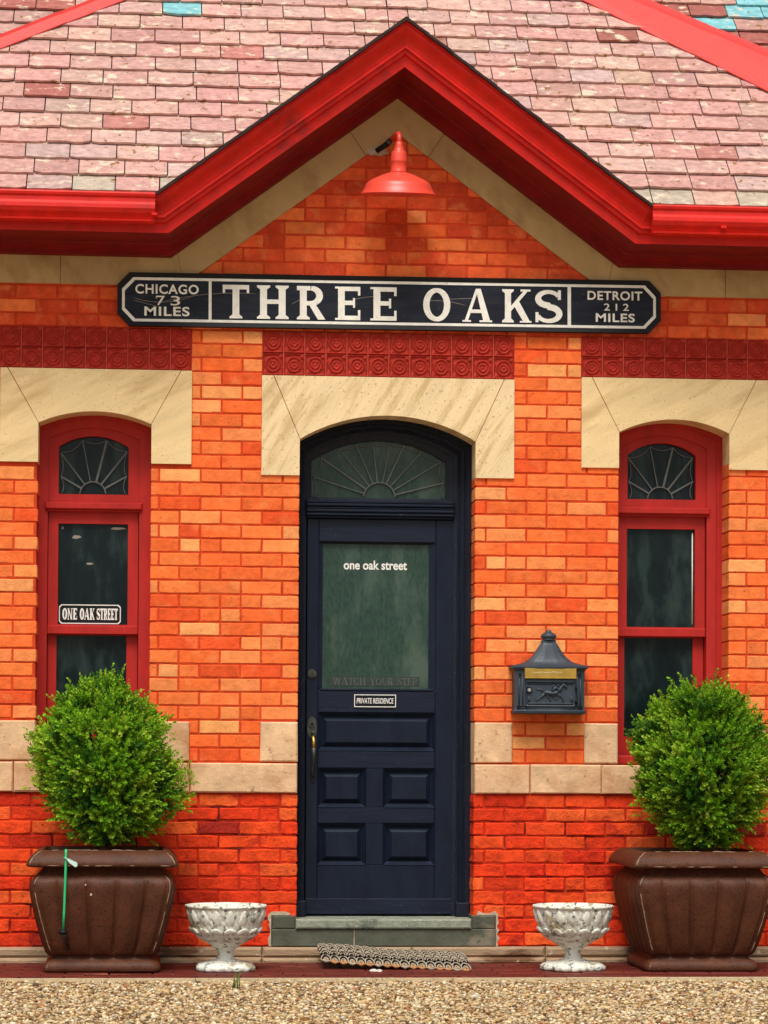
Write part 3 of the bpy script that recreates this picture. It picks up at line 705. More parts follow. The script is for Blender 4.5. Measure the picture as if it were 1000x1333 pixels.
# ------------------------------------------------------------------ windows
def window(ox0, ox1, gx0, gx1, fz0, fzs, fzc, zspr, zcr, u0, u1, l1, sticker):
    YF = .165
    b = MB(); o = arch(ox0-.02, ox1+.02, 1.03, zspr+.01, zcr+.02)
    i1 = arch(gx0-.055, gx1+.058, 1.035, zspr-.06, zcr-.062)
    b.ring(o, arch(ox0+.016, ox1-.030, 1.035, zspr-.018, zcr-.018), YF, YF+.12, REDF)
    b.ring(arch(ox0+.016, ox1-.030, 1.035, zspr-.018, zcr-.018), i1, YF+.012, YF+.12, REDF, YF+.020)
    tr0, tr1 = u1+.022, fz0-.052             # transom between fanlight and sash
    # fanlight panel
    po = arch(gx0-.055, gx1+.058, fz0-.045, zspr-.06, zcr-.062); pi = arch(gx0, gx1, fz0, fzs, fzc)
    b.ring(po, pi, YF+.032, YF+.09, REDF)
    b.box(gx0-.070, gx1+.072, YF-.004, YF+.03, tr1-.030, tr1+.006, REDF, ch=.006)
    b.box(gx0-.060, gx1+.062, YF+.010, YF+.09, tr1-.040, tr1-.0305, REDF, ch=.003)
    b.box(ox0+.02, ox1-.02, YF-.03, YF+.06, 1.034, 1.085, REDF, ch=.01)
    wn = b.build('window', bld)
    # upper sash
    s = MB(); Y = YF+.045
    ou = rc(gx0-.052, gx1+.054, u0-.052, tr1-.040); iu = rc(gx0, gx1, u0, u1); s.ring(ou, iu, Y, Y+.04, REDF)
    s.box(gx0-.054, gx1+.056, Y-.012, Y-.0005, u0-.052, u0-.006, REDF, ch=.004); s.build('upper_sash', wn)
    s = MB(); Y2 = YF+.080
    s.ring(rc(gx0-.052, gx1+.054, 1.086, u0-.0525), rc(gx0-.006, gx1-.004, l1, u0-.056), Y2, Y2+.035, REDF); s.build('lower_sash', wn)
    p = MB(); p.prism(rc(gx0-.005, gx1+.005, u0-.01, u1+.01), Y+.022, Y+.027, GLASSD); p.build('pane', wn)
    p = MB(); p.prism(rc(gx0-.011, gx1+.002, l1-.01, u0-.04), Y2+.018, Y2+.023, GLASSD); p.build('pane', wn)
    p = MB(); p.prism(arch(gx0-.01, gx1+.01, fz0-.01, fzs+.006, fzc+.01), YF+.066, YF+.070, GLASSD); p.build('pane', wn)
    l_ = MB(); cx = (gx0+gx1)/2-.004
    fan(l_, gx0, gx1, fz0, fzs, fzc, cx, .068, [R(a) for a in (29, 52, 76, 101, 128, 151)], [.006, .006, .0075, .0032, .0042, .006], YF+.060)
    l_.build('fanlight_leading', wn)
    return wn, Y+.022
wl, yp = window(-.606, -.022, -.506, -.141, 2.441, 2.690, 2.748, 2.790, 2.853, 1.756, 2.287, 1.20, True)
b = MB()           # sticker on the upper pane
sx0, sx1, sz0, sz1 = -.500, -.176, 1.760, 1.862
c = .012
oc = [(sx0+c, sz0), (sx1-c, sz0), (sx1, sz0+c), (sx1, sz1-c), (sx1-c, sz1), (sx0+c, sz1), (sx0, sz1-c), (sx0, sz0+c)]
ic = [(px+(.005 if px < -.34 else -.005), pz+(.005 if pz < 1.81 else -.005)) for px, pz in oc]
b.prism(oc, yp-.002, yp-.0008, BLACK); b.ring(oc, ic, yp-.0032, yp-.002, WHITES)
put_serif(b, 'ONE', -.482, -.405, 1.782, 1.842, yp-.0034, WHITES, gap=.04, T=.30, t=.13)
put_serif(b, 'OAK', -.391, -.314, 1.782, 1.842, yp-.0034, WHITES, gap=.04, T=.30, t=.13)
put_serif(b, 'STREET', -.302, -.192, 1.782, 1.842, yp-.0034, WHITES, gap=.04, T=.30, t=.13)
tag(b.build('window_sticker', wl))
for (x, z, ww, hh) in [(-.435, 2.213, .05, .014), (-.235, 2.262, .085, .010), (-.36, 2.075, .04, .008), (-.49, 2.262, .012, .010)]:
    b = MB(); b.prism([(x, z), (x+ww*.4, z-hh*.4), (x+ww, z+hh*.2), (x+ww*.8, z+hh*.9), (x+ww*.2, z+hh)], yp-.0016, yp-.0006, SCUFF)
    b.build('paint_smear', wl)
wr, yp2 = window(2.437, 3.028, 2.520, 2.890, 2.457, 2.694, 2.759, 2.790, 2.861, 1.772, 2.299, 1.186, False)
b = MB(); b.tube([(2.880, yp2-.002, 1.79), (2.880, yp2-.002, 2.28)], .0035, WHITE, 5); b.build('pale_bead', wr)

# ------------------------------------------------------------------ door
YD = .165
fr = MB()
L0 = arch(.742, 1.683, .224, 2.725, 2.862); L1 = arch(.752, 1.648, .224, 2.716, 2.842); L2 = arch(.764, 1.636, .224, 2.704, 2.828)
L3 = arch(.776, 1.618, .224, 2.690, 2.812); L4 = arch(.788, 1.604, .224, 2.676, 2.798); L5 = arch(.800, 1.584, .224, 2.664, 2.782)
fr.ring(L0, L1, YD-.010, YD+.14, NAVYW, YD-.016); fr.ring(L1, L2, YD+.004, YD+.14, NAVYW, YD+.010); fr.ring(L2, L3, YD-.004, YD+.14, NAVYW, YD+.014)
fr.ring(L3, L4, YD+.030, YD+.14, NAVYW, YD+.026); fr.ring(L4, L5, YD+.038, YD+.14, NAVYW, YD+.046)
# plinth feet of the frame
fr.box(.742, .806, YD-.026, YD+.04, .225, .31, NAVYW, ch=.006); fr.box(1.600, 1.674, YD-.026, YD+.04, .225, .30, NAVYW, ch=.006)
# transom bar with flutes
for k, (za, zb2, dy) in enumerate([(2.412, 2.430, .018), (2.395, 2.411, .008), (2.381, 2.394, .016), (2.364, 2.380, .006), (2.345, 2.363, .012), (2.333, 2.344, .026)]):
    fr.box(.800, 1.586, YD+dy, YD+.12, za, zb2, NAVYH, ch=.005)
# fanlight panel
fr.ring(arch(.799, 1.585, 2.4305, 2.664, 2.782), arch(.826, 1.546, 2.445, 2.640, 2.752), YD+.056, YD+.10, NAVYW, YD+.066)
fro = fr.build('door_frame', bld)
p = MB(); p.prism(arch(.820, 1.552, 2.438, 2.645, 2.758), YD+.088, YD+.092, GLASSG); p.build('pane', fro)
l_ = MB(); fan(l_, .826, 1.546, 2.445, 2.640, 2.752, 1.190, .085, [R(a) for a in (14, 31, 48, 65, 79, 97, 114, 130, 146, 163)], [.0045, .004, .0035, .005, .0035], YD+.082)
l_.build('fanlight_leading', fro)

d = MB(); Y = YD+.050; YB2 = Y+.045
dx0, dx1, dz0, dz1 = .806, 1.588, .234, 2.331
gx0, gx1, gz0, gz1 = .890, 1.457, 1.428, 2.200
st0, st1 = .868, 1.492
d.box(dx0, st0, Y, YB2, dz0, dz1, NAVY, ch=.003); d.box(st1, dx1, Y+.0002, YB2, dz0, dz1, NAVY, ch=.003)
rails = [(dz0, .495), (.716, .800), (1.008, 1.100), (1.303, 1.418), (2.210, dz1)]
for za, zb2 in rails: d.box(st0+.0003, st1-.0003, Y+.0006, YB2, za, zb2, NAVYH if za > .3 else NAVY, ch=.003)
for za, zb2 in ((.4953, .7157), (.8003, 1.0077)): d.box(1.125, 1.218, Y+.0008, YB2, za, zb2, NAVY, ch=.003)
d.box(dx0+.002, dx1-.002, Y-.006, Y-.0005, dz0+.001, .318, NAVYH, ch=.003)
d.ring(rc(st0, st1, 1.418, 2.210), rc(gx0, gx1, gz0, gz1), Y+.010, YB2, NAVY, Y+.020)
d.box(st0+.01, st1-.01, Y-.004, Y+.006, 1.4185, 1.430, NAVYH, ch=.003)
door = d.build('door', bld)
def panel(x0, x1, z0, z1):
    p = MB(); e = .019; f = .046
    a = rc(x0, x1, z0, z1); b_ = rc(x0+e, x1-e, z0+e, z1-e); c_ = rc(x0+e+.004, x1-e-.004, z0+e+.004, z1-e-.004); d_ = rc(x0+f, x1-f, z0+f, z1-f)
    p.ring(a, b_, Y-.002, YB2, NAVY, Y+.018); p.ring(b_, c_, Y+.026, YB2, NAVY); p.ring(c_, d_, Y+.024, YB2, NAVY, Y+.004)
    p.prism(d_, Y+.004, YB2, NAVY)
    p.build('panel', door)
panel(.868, 1.492, 1.100, 1.303)
for za, zb2 in ((.495, .716), (.800, 1.008)):
    panel(.868, 1.125, za, zb2); panel(1.218, 1.492, za, zb2)
YG = Y+.028
p = MB(); p.prism(rc(gx0-.008, gx1+.008, gz0-.008, gz1+.008), YG, YG+.005, GLASSG); p.build('pane', door)
t_ = MB(); put_text(t_, 'one oak street', 1.002, 1.340, 2.064, 2.113, YG-.0018, WHITES, bold=.022, th=.0012)
t_.build('lettering', door)
DGREEN = mat('film_strip', (.022, .034, .028), .4, .3, 20, 0); PALEG = mat('faded_letter', (.085, .115, .095), .5, .2, 40, 0)
t_ = MB(); t_.prism(rc(.935, 1.410, 1.444, 1.494), YG-.0010, YG-.0002, DGREEN)
put_serif(t_, 'WATCH', .950, 1.122, 1.450, 1.488, YG-.0022, PALEG, gap=.12, T=.13, t=.07)
put_serif(t_, 'YOUR', 1.146, 1.268, 1.450, 1.488, YG-.0022, PALEG, gap=.12, T=.13, t=.07)
put_serif(t_, 'STEP', 1.292, 1.396, 1.450, 1.488, YG-.0022, PALEG, gap=.12, T=.13, t=.07)
t_.build('warning_strip', door)
t_ = MB(); q0, q1, q2, q3 = 1.060, 1.282, 1.332, 1.399
t_.prism(rc(q0, q1, q2, q3), Y-.006, Y+.001, BLACK); t_.ring(rc(q0, q1, q2, q3), rc(q0+.004, q1-.004, q2+.004, q3-.004), Y-.0078, Y-.005, WHITES)
put_text(t_, 'PRIVATE RESIDENCE', q0+.013, q1-.013, 1.351, 1.380, Y-.0078, WHITES, bold=.012, shear=.12, th=.0015)
t_.build('plaque', door)
# deadbolt, handle set
h = MB(); hx = .835
def disc(mb, cx, cz, r, y0, y1, m, n=20, rz=None):
    mb.prism([(cx+r*math.cos(2*PI*k/n), cz+(rz or r)*math.sin(2*PI*k/n)) for k in range(n)], y0, y1, m)
disc(h, hx, 1.508, .023, Y-.010, Y, BRASSD); disc(h, hx, 1.508, .015, Y-.016, Y-.010, BRASSD); h.box(hx-.002, hx+.002, Y-.018, Y-.0161, 1.50, 1.516, BLACK)
h.build('deadbolt', door)
h = MB(); disc(h, hx+.002, 1.222, .026, Y-.008, Y, BRASSD, rz=.058); disc(h, hx+.002, 1.240, .017, Y-.016, Y-.008, BRASSD); disc(h, hx+.002, 1.240, .008, Y-.019, Y-.016, BLACK)
disc(h, hx+.006, 0.968, .013, Y-.008, Y, BLACK, rz=.035)
h.tube([(hx, Y-.012, 1.196), (hx+.003, Y-.045, 1.192), (hx+.012, Y-.05, 1.197)], [.006, .009, .006], BRASSD)
pts = [(hx+.004, Y-.01, 1.188), (hx+.006, Y-.035, 1.178), (hx+.008, Y-.050, 1.150), (hx+.008, Y-.055, 1.115)]
h.tube(pts, [.006, .009, .011, .012], BRASS, 8)
h.tube([(hx+.008, Y-.055, 1.115), (hx+.009, Y-.052, 1.070), (hx+.008, Y-.038, 1.035), (hx+.004, Y-.014, 1.000), (hx+.006, Y-.008, .965)], [.012, .009, .007, .007, .010], BRASSD, 8)
h.build('handle', door)

# ================================================================== station sign
sg = thing('station_sign', (1.225, -.02, 3.315), 'long black wooden station sign reading THREE OAKS above the door', 'sign')
def hexa(x0, x1, z0, z1, c): return [(x0+c, z0), (x1-c, z0), (x1, z0+c*1.05), (x1, z1-c*1.05), (x1-c, z1), (x0+c, z1), (x0, z1-c*1.05), (x0, z0+c*1.05)]
SX0, SX1, SZ0, SZ1 = -.203, 2.652, 3.305, 3.583; sg.rotation_euler = (0, -.005, 0)
b = MB(); b.prism(hexa(SX0+.012, SX1-.012, SZ0+.012, SZ1-.012, .058), -.030, -.004, SIGNB)
rnd = random.Random(5)
for (x, z, L_, a, bow) in [(-.13, 3.455, .33, .04, -.03), (.02, 3.432, .5, .10, .02), (-.12, 3.44, .14, -.25, 0), (1.40, 3.46, .22, -.1, .01), (1.52, 3.47, .14, .05, 0), (.70, 3.43, .10, .5, 0), (1.0, 3.45, .18, .15, .01)]:
    pts = [(x+L_*f*math.cos(a), -.0302, z+L_*f*math.sin(a)+bow*4*f*(1-f)) for f in [i/8 for i in range(9)]]
    b.tube(pts, [.0003]+[.0011]*7+[.0003], SCUFF, 4)
b.build('board', sg)
b = MB(); b.ring(hexa(SX0, SX1, SZ0, SZ1, .062), hexa(SX0+.020, SX1-.020, SZ0+.020, SZ1-.020, .056), -.044, -.004, BLACK, -.038); b.build('edge_moulding', sg)
b = MB(); b.ring(hexa(SX0+.024, SX1-.024, SZ0+.024, SZ1-.024, .058), hexa(SX0+.038, SX1-.038, SZ0+.038, SZ1-.038, .054), -.0325, -.0295, WHITE)
b.box(.270, .285, -.0322, -.0298, SZ0+.0382, SZ1-.0382, WHITE); b.box(2.157, 2.175, -.0322, -.0298, SZ0+.0382, SZ1-.0382, WHITE)
b.build('painted_border', sg)
b = MB(); SXF = lambda px: -.203+(px-153)/705*(2.655+.203)+ .035*math.sin(PI*(px-153)/705)*.35
for word in ([('T', 286, 319.5), ('H', 329.5, 370), ('R', 380.5, 417), ('E', 429.5, 462), ('E', 475, 509)], [('O', 543.5, 579), ('A', 597, 633), ('K', 647, 684), ('S', 690, 726.5)]):
    b = MB()
    for c, p0, p1 in word: put_glyph(b, c, SXF(p0), SXF(p1), 3.352, 3.527, -.0340, WHITE, th=.004)
    b.build('name_lettering', sg)
b = MB()
put_text(b, 'CHICAGO', SXF(175.5), SXF(255.5), 3.474, 3.524, -.0335, WHITE, bold=.022, spacing=1.1)
put_text(b, '7', SXF(202), SXF(213), 3.415, 3.464, -.0335, WHITE, bold=.0); put_text(b, '3', SXF(220), SXF(232), 3.415, 3.464, -.0335, WHITE, bold=.0)
b.tube([(SXF(202), -.0325, 3.462), (SXF(202), -.0325, 3.450)], .002, WHITE, 4)
put_text(b, 'MILES', SXF(187), SXF(244), 3.359, 3.408, -.0335, WHITE, bold=.022, spacing=1.1)
b.build('mileage_lettering', sg); b = MB()
put_text(b, 'DETROIT', SXF(760), SXF(833), 3.478, 3.526, -.0335, WHITE, bold=.022, spacing=1.1)
put_text(b, '212', SXF(782), SXF(815), 3.423, 3.460, -.0335, WHITE, bold=.01, spacing=1.5)
put_text(b, 'MILES', SXF(771), SXF(823), 3.362, 3.408, -.0335, WHITE, bold=.022, spacing=1.1)
b.build('mileage_lettering', sg)

# ================================================================== gable lamp
lx, ly = 1.238, -.235
lm = thing('barn_lamp', (lx, ly, 3.95), 'red enamel barn lamp hanging under the peak of the gable', 'lamp')
b = MB(); zl = 3.980
b.lathe([(.001, zl+.108), (.036, zl+.108), (.046, zl+.105), (.085, zl+.092), (.125, zl+.074), (.155, zl+.057), (.163, zl+.050), (.170, zl+.034), (.181, zl+.010), (.194, zl-.004), (.196, zl-.006), (.192, zl-.006), (.178, zl+.006), (.166, zl+.030), (.150, zl+.050), (.08, zl+.086), (.001, zl+.096)], lx, ly, LAMPR, 56)
b.build('lamp_shade', lm)
b = MB(); b.lathe([(.001, zl+.106), (.044, zl+.106), (.044, zl+.112), (.040, zl+.116), (.040, zl+.160), (.042, zl+.163), (.040, zl+.167), (.039, zl+.205), (.035, zl+.212), (.026, zl+.216), (.024, zl+.232), (.018, zl+.244), (.017, zl+.262), (.001, zl+.262)], lx, ly, LAMPR, 32)
b.build('lamp_cap', lm)
b = MB(); b.tube([(lx, ly, zl+.25), (lx, ly, zl+.285), (lx, ly+.03, zl+.305), (lx-.01, ly+.10, zl+.305), (lx-.03, .045, zl+.28)], .013, LAMPR, 8); b.build('arm', lm)
b = MB(); b.tube([(lx-.10, -.026, zl+.225), (lx-.045, -.05, zl+.262)], .014, BLACK, 8); b.tube([(lx-.045, -.05, zl+.262), (lx-.03, -.012, zl+.28)], .016, BRASSD, 8); b.build('conduit', lm)
b = MB(); b.lathe([(.001, zl+.10), (.02, zl+.10), (.024, zl+.08), (.032, zl+.06), (.028, zl+.045), (.012, zl+.036), (.001, zl+.035)], lx, ly, WHITE, 20); b.build('bulb', lm)

lm.rotation_euler = (R(9), 0, 0)
# ================================================================== mailbox
mx0, mx1 = 1.878, 2.253; mcx = (mx0+mx1)/2-.008; 
ml = thing('mailbox', (mcx, -.004, 1.29), 'dark grey cast mailbox with peaked roof and brass flap beside the door', 'mailbox')
b = MB(); W = .186
# body, slightly bowed front
bw = [(-W, 0), (-W, -.105), (-.135, -.122), (-.06, -.130), (.06, -.130), (.135, -.122), (W, -.105), (W, 0)]
def loft(mb, secs, m, smooth=False):
    n = len(secs[0]); vs = [p for s_ in secs for p in s_]
    mb.add(vs, [(i*n+k, i*n+(k+1) % n, (i+1)*n+(k+1) % n, (i+1)*n+k) for i in range(len(secs)-1) for k in range(n)]+[tuple(range(n))[::-1], tuple((len(secs)-1)*n+k for k in range(n))], m, None, smooth)
def sec(sx, sy, z, oy=0): return [(mcx+x*sx, -.003+y*sy+oy, z) for x, y in bw]
loft(b, [sec(.97, .98, 1.296), sec(1.02, 1.04, 1.302), sec(1.03, 1.06, 1.312), sec(.99, 1, 1.320), sec(.985, .99, 1.330), sec(.985, .99, 1.520), sec(1.02, 1.03, 1.528), sec(1.02, 1.03, 1.535)], MAILG)
for s_ in (-1, 1):      # corner pilaster reeds and screws
    for k in range(3): b.tube([(mcx+s_*(.125+k*.018), -.128+k*.006, 1.345), (mcx+s_*(.125+k*.018), -.128+k*.006, 1.49)], .004, MAILG, 6)
    for zz in (1.325, 1.336): b.tube([(mcx+s_*.120, -.126, zz), (mcx+s_*.172, -.114, zz)], .0035, BLACK, 5)
    disc(b, mcx+s_*.158, 1.503, .007, -.128, -.112, BLACK, 10)
b.build('body', ml)
b = MB(); 
prof = [(1.06, 1.22, 1.533), (1.09, 1.25, 1.539), (1.08, 1.24, 1.549), (.97, 1.12, 1.553), (.80, .98, 1.560), (.66, .86, 1.569), (.55, .76, 1.582), (.46, .68, 1.598), (.38, .60, 1.617), (.31, .52, 1.638), (.25, .44, 1.658), (.205, .38, 1.668), (.195, .34, 1.684)]
loft(b, [[(mcx+x*sx, -.066+(y+.063)*sy, z) for x, y in bw] for sx, sy, z in prof], MAILG)
b.build('roof', ml)
b = MB(); b.lathe([(.001, 1.682), (.034, 1.682), (.036, 1.688), (.031, 1.692), (.040, 1.698), (.042, 1.706), (.036, 1.714), (.026, 1.722), (.016, 1.727), (.014, 1.732), (.011, 1.737), (.001, 1.740)], mcx, -.066, MAILG, 24); b.build('finial', ml)
b = MB(); fl0, fl1 = mcx-.136, mcx+.136
b.box(fl0, fl1, -.148, -.128, 1.486, 1.534, BRASS, ch=.003); b.box(fl0, fl1, -.152, -.1485, 1.480, 1.488, BRASS, ch=.002)
PALEB = mat('pale_brass_script', (.85, .74, .45), .5, .05, 20, 0)
rr = random.Random(4); xx = mcx-.088
for k in range(11):             # worn, unreadable script embossed on the flap
    wv = rr.uniform(.007, .013); hh = rr.uniform(.008, .016)
    b.tube([(xx, -.1485, 1.505), (xx+wv*.2, -.1490, 1.505+hh), (xx+wv*.5, -.1490, 1.508+hh*.4), (xx+wv, -.1485, 1.506)], .0014, PALEB, 5)
    xx += wv+.004
b.build('brass_flap', ml)
b = MB(); b.ring(rc(mcx-.128, mcx+.128, 1.338, 1.458), rc(mcx-.118, mcx+.118, 1.348, 1.449), -.142, -.126, MAILG, -.136); b.prism(rc(mcx-.118, mcx+.118, 1.348, 1.449), -.134, -.125, MAILG)
b.box(mcx-.130, mcx+.130, -.140, -.126, 1.4585, 1.477, MAILG, ch=.004)
b.box(mcx-.120, mcx+.120, -.144, -.130, 1.346, 1.3555, MAILG, ch=.003)
for s_ in (-1, 1):
    b.tube([(mcx+s_*.112, -.138, 1.357), (mcx+s_*.112, -.138, 1.39)], [.006, .003], MAILG, 6)
for zz in (1.352, 1.422): b.tube([(mcx+.135, -.134, zz), (mcx+.135, -.134, zz+.022)], .006, BLACK, 8)
b.build('box_door', ml)
b = MB(); disc(b, mcx-.112, 1.421, .016, -.146, -.132, BLACK); disc(b, mcx-.112, 1.421, .009, -.150, -.146, STEEL); b.build('lock', ml)
# galloping horse and rider in low relief
def relief():
    ox, oz, s_ = mcx-.090, 1.350, .0001*1.0
    P = lambda x, z: (mcx-.118+x*.236/360., 1.346+(z)*.236/360.)   # units from the enlarged photograph
    b = MB()
    def limb(pts, rs, y=-.137):
        b.tube([(P(x, z)[0], y, P(x, z)[1]) for x, z in pts], [r*.236/360 for r in rs], MAILG, 8)
    limb([(120, 92), (150, 96), (190, 88), (225, 92), (245, 104)], [10, 19, 16, 19, 12], -.139)        # barrel
    limb([(235, 98), (255, 120), (270, 142), (280, 158)], [16, 13, 10, 9], -.139)                      # neck
    limb([(276, 160), (292, 152), (308, 138), (314, 132)], [10, 10, 6, 5], -.141)                      # head
    limb([(272, 164), (270, 178)], [3, 2]); limb([(280, 164), (282, 176)], [3, 2])
    limb([(122, 100), (100, 122), (80, 118), (62, 122)], [6, 7, 6, 2], -.137)                          # tail
    limb([(130, 86), (112, 62), (92, 50), (72, 34), (64, 32)], [14, 9, 6, 4, 5], -.138)                # hind legs
    limb([(150, 84), (160, 60), (178, 40), (184, 20)], [12, 8, 5, 4], -.136)
    limb([(236, 88), (262, 70), (280, 44), (284, 18)], [11, 7, 5, 4], -.138)                           # fore legs
    limb([(228, 84), (250, 62), (236, 42), (214, 38)], [10, 6, 4, 4], -.136)
    limb([(200, 98), (210, 76), (196, 62)], [8, 6, 4], -.143)                                          # rider: leg, body, arm, head
    limb([(196, 102), (212, 128), (230, 142)], [12, 13, 10], -.143); limb([(222, 136), (244, 122), (256, 122)], [6, 4, 4], -.145)
    limb([(238, 150), (242, 160)], [9, 8], -.143); limb([(196, 132), (204, 150), (220, 150)], [6, 8, 5], -.139)
    b.build('horse_relief', ml)
relief()

# ================================================================== planters
def planter(loc, label, group):
    root = thing('planter', loc, label, 'planter', group)
    X_, Y_ = loc[0], loc[1]
    def section(hw, z, ch, rnd_=0, flute=0, ztop=0, col=None, n=84):
        """chamfered square; n points a side"""
        out = []; a = hw-ch
        per = []
        for q in range(4):
            th = q*PI/2; c_, s_ = math.cos(th), math.sin(th)
            for i in range(n+1):
                u = -1+2*i/n; d_ = 0
                if flute:
                    for g_ in (-.66, -.22, .22, .66):
                        dd = abs(u-g_); reach = ztop-.03*((abs((u*1.5) % .66-.33))/.33)
                        if z < ztop: d_ = max(d_, flute*math.exp(-(dd/.024)**2))
                    pu = ((u+.22) % .44)/.44
                    if abs(u) < .95: d_ -= flute*.95*math.sin(PI*pu)
                per.append((u*a, -(hw-d_), c_, s_, abs(u)))
            # chamfer corner points
            for k in range(1, 5):
                f = k/5; bx, by = a+ch*f, -hw+ch*f; bul = ch*.22*math.sin(PI*f)
                per.append((bx+bul*.7, by-bul*.7, c_, s_, 2))
        for x, y, c_, s_, e in per: out.append((X_+x*c_-y*s_, Y_+x*s_+y*c_, z))
        return out, [p[4] for p in per]
    base = (.086, .027, .011)
    def loftc(mb, secs, m):
        n = len(secs[0][0]); vs = [p for s_ in secs for p in s_[0]]; b0 = len(mb.v); mb.v += vs; k_ = mb.mi(m)
        for i in range(len(secs)-1):
            for k in range(n):
                mb.f.append((b0+i*n+k, b0+i*n+(k+1) % n, b0+(i+1)*n+(k+1) % n, b0+(i+1)*n+k)); mb.m.append(k_); mb.smooth.append(True); mb.c.append(base)
        mb.f += [tuple(b0+k for k in range(n))[::-1]]; mb.m.append(k_); mb.c.append(base); mb.smooth.append(False)
    def worn(mb, pts, r=.0022, keep=.75):       # pale bare clay where the glaze has worn off an edge
        fine = []
        for p, q in zip(pts, pts[1:]):
            nseg = max(1, int(math.dist(p, q)/.012))
            for k in range(nseg): f = k/nseg; fine.append(tuple(p[i]+(q[i]-p[i])*f+random.uniform(-.0012, .0012) for i in range(3)))
        fine.append(pts[-1]); run = []
        for p in fine:
            if random.random() < keep: run.append(p)
            else:
                if len(run) > 2: mb.tube(run, [r*.3]+[r*random.uniform(.5, 1.25) for _ in run[2:]]+[r*.3], WORN, 5)
                run = []
        if len(run) > 2: mb.tube(run, [r*.3]+[r*random.uniform(.5, 1.25) for _ in run[2:]]+[r*.3], WORN, 5)
    CH = .022
    def corner(hw, z, sx, out=.0): a = hw-CH; return (X_+sx*(a+.004), Y_-hw+.001-out, z)
    b = MB(); S = lambda hw, z, ch=CH, **k: section(hw, z, ch, **k)
    loftc(b, [S(.272, .0, .03), S(.284, .005, .03), S(.287, .012, .03), S(.287, .030, .03), S(.278, .048, .03), S(.262, .058, .03), S(.250, .066, .03), S(.248, .084, .03)], POT)
    worn(b, [corner(.287, .012, -1), corner(.287, .03, -1), corner(.278, .048, -1), corner(.262, .058, -1)], .003, .95); b.build('plinth', root)
    b = MB(); zs = [.080, .084, .10, .14, .19, .24, .29, .34, .38, .41, .430, .445, .458, .470, .482, .496, .512, .53]
    hws = [.255, .262, .268, .282, .297, .310, .322, .334, .342, .347, .349, .348, .343, .334, .321, .306, .295, .290]
    fl = [.0, .006, .013, .014, .014, .014, .014, .013, .012, .010, .008, .006, .003, .001, 0, 0, 0, 0]
    loftc(b, [S(h_, z_, flute=f_, ztop=.475) for h_, z_, f_ in zip(hws, zs, fl)], POT)
    for sx in (-1, 1): worn(b, [corner(h_, z_, sx) for h_, z_ in zip(hws, zs)][2:15], .0028, .90)
    b.build('body', root)
    rim = [(.292, .522), (.350, .520), (.368, .524), (.371, .532), (.368, .546), (.360, .562), (.347, .578), (.330, .592), (.312, .601), (.302, .603), (.294, .600), (.290, .57), (.285, .52)]
    b = MB(); loftc(b, [S(h_, z_) for h_, z_ in rim], POT)
    for sx in (-1, 1): worn(b, [corner(h_, z_, sx) for h_, z_ in rim[3:9]], .0028, .97)
    worn(b, [(X_-.26, Y_-.311, .6025), (X_+.26, Y_-.311, .6025)], .0020, .85); worn(b, [(X_-.33, Y_-.371, .529), (X_+.33, Y_-.371, .529)], .0016, .72)
    b.build('rim', root)
    b = MB(); s_ = section(.288, .556, .03)[0]; b.add([(x, y, z+random.uniform(-.006, .006)) for x, y, z in s_]+[(X_, Y_, .575)], [(k, (k+1) % len(s_), len(s_)) for k in range(len(s_))], SOIL, None, True); b.build('soil', root)
    return root
random.seed(31)
PL = (-.243, -.398, 0); PR = (2.752, -.398, 0)
pl = planter(PL, 'square brown fluted planter under the left window, green stick hanging on its front', 'brown planters')
pr = copy_tree(pl); pr.location = PR; pr['label'] = 'square brown fluted planter under the right window, chipped patch on its front'
b = MB()                # chips and a crack that only one pot has
def chip(mb, x, y, z, w_, h_, m):
    mb.prism([(x, z), (x+w_*.6, z-h_*.3), (x+w_, z+h_*.4), (x+w_*.5, z+h_), (x+w_*.1, z+h_*.7)], y, y+.01, m)
CHIP = mat('bare_clay', (.50, .42, .32), .9, .1, 30, .3)
chip(b, PR[0]-.19, PR[1]-.350, .395, .032, .030, CHIP); b.build('chip', pr)
b = MB(); chip(b, PR[0]-.15, PR[1]-.345, .352, .010, .010, CHIP); b.build('chip', pr)
b = MB(); b.tube([(PL[0]-.178, PL[1]-.303, .19), (PL[0]-.170, PL[1]-.300, .172), (PL[0]-.178, PL[1]-.294, .150), (PL[0]-.166, PL[1]-.287, .128), (PL[0]-.170, PL[1]-.279, .105)], [.002, .005, .003, .004, .002], BLACK, 5)
b.build('crack', pl)
b = MB(); chip(b, PL[0]-.06, PL[1]-.350, .383, .012, .012, CHIP); b.build('chip', pl)
b = MB(); chip(b, PL[0]-.085, PL[1]-.354, .432, .008, .008, CHIP); b.build('chip', pl)
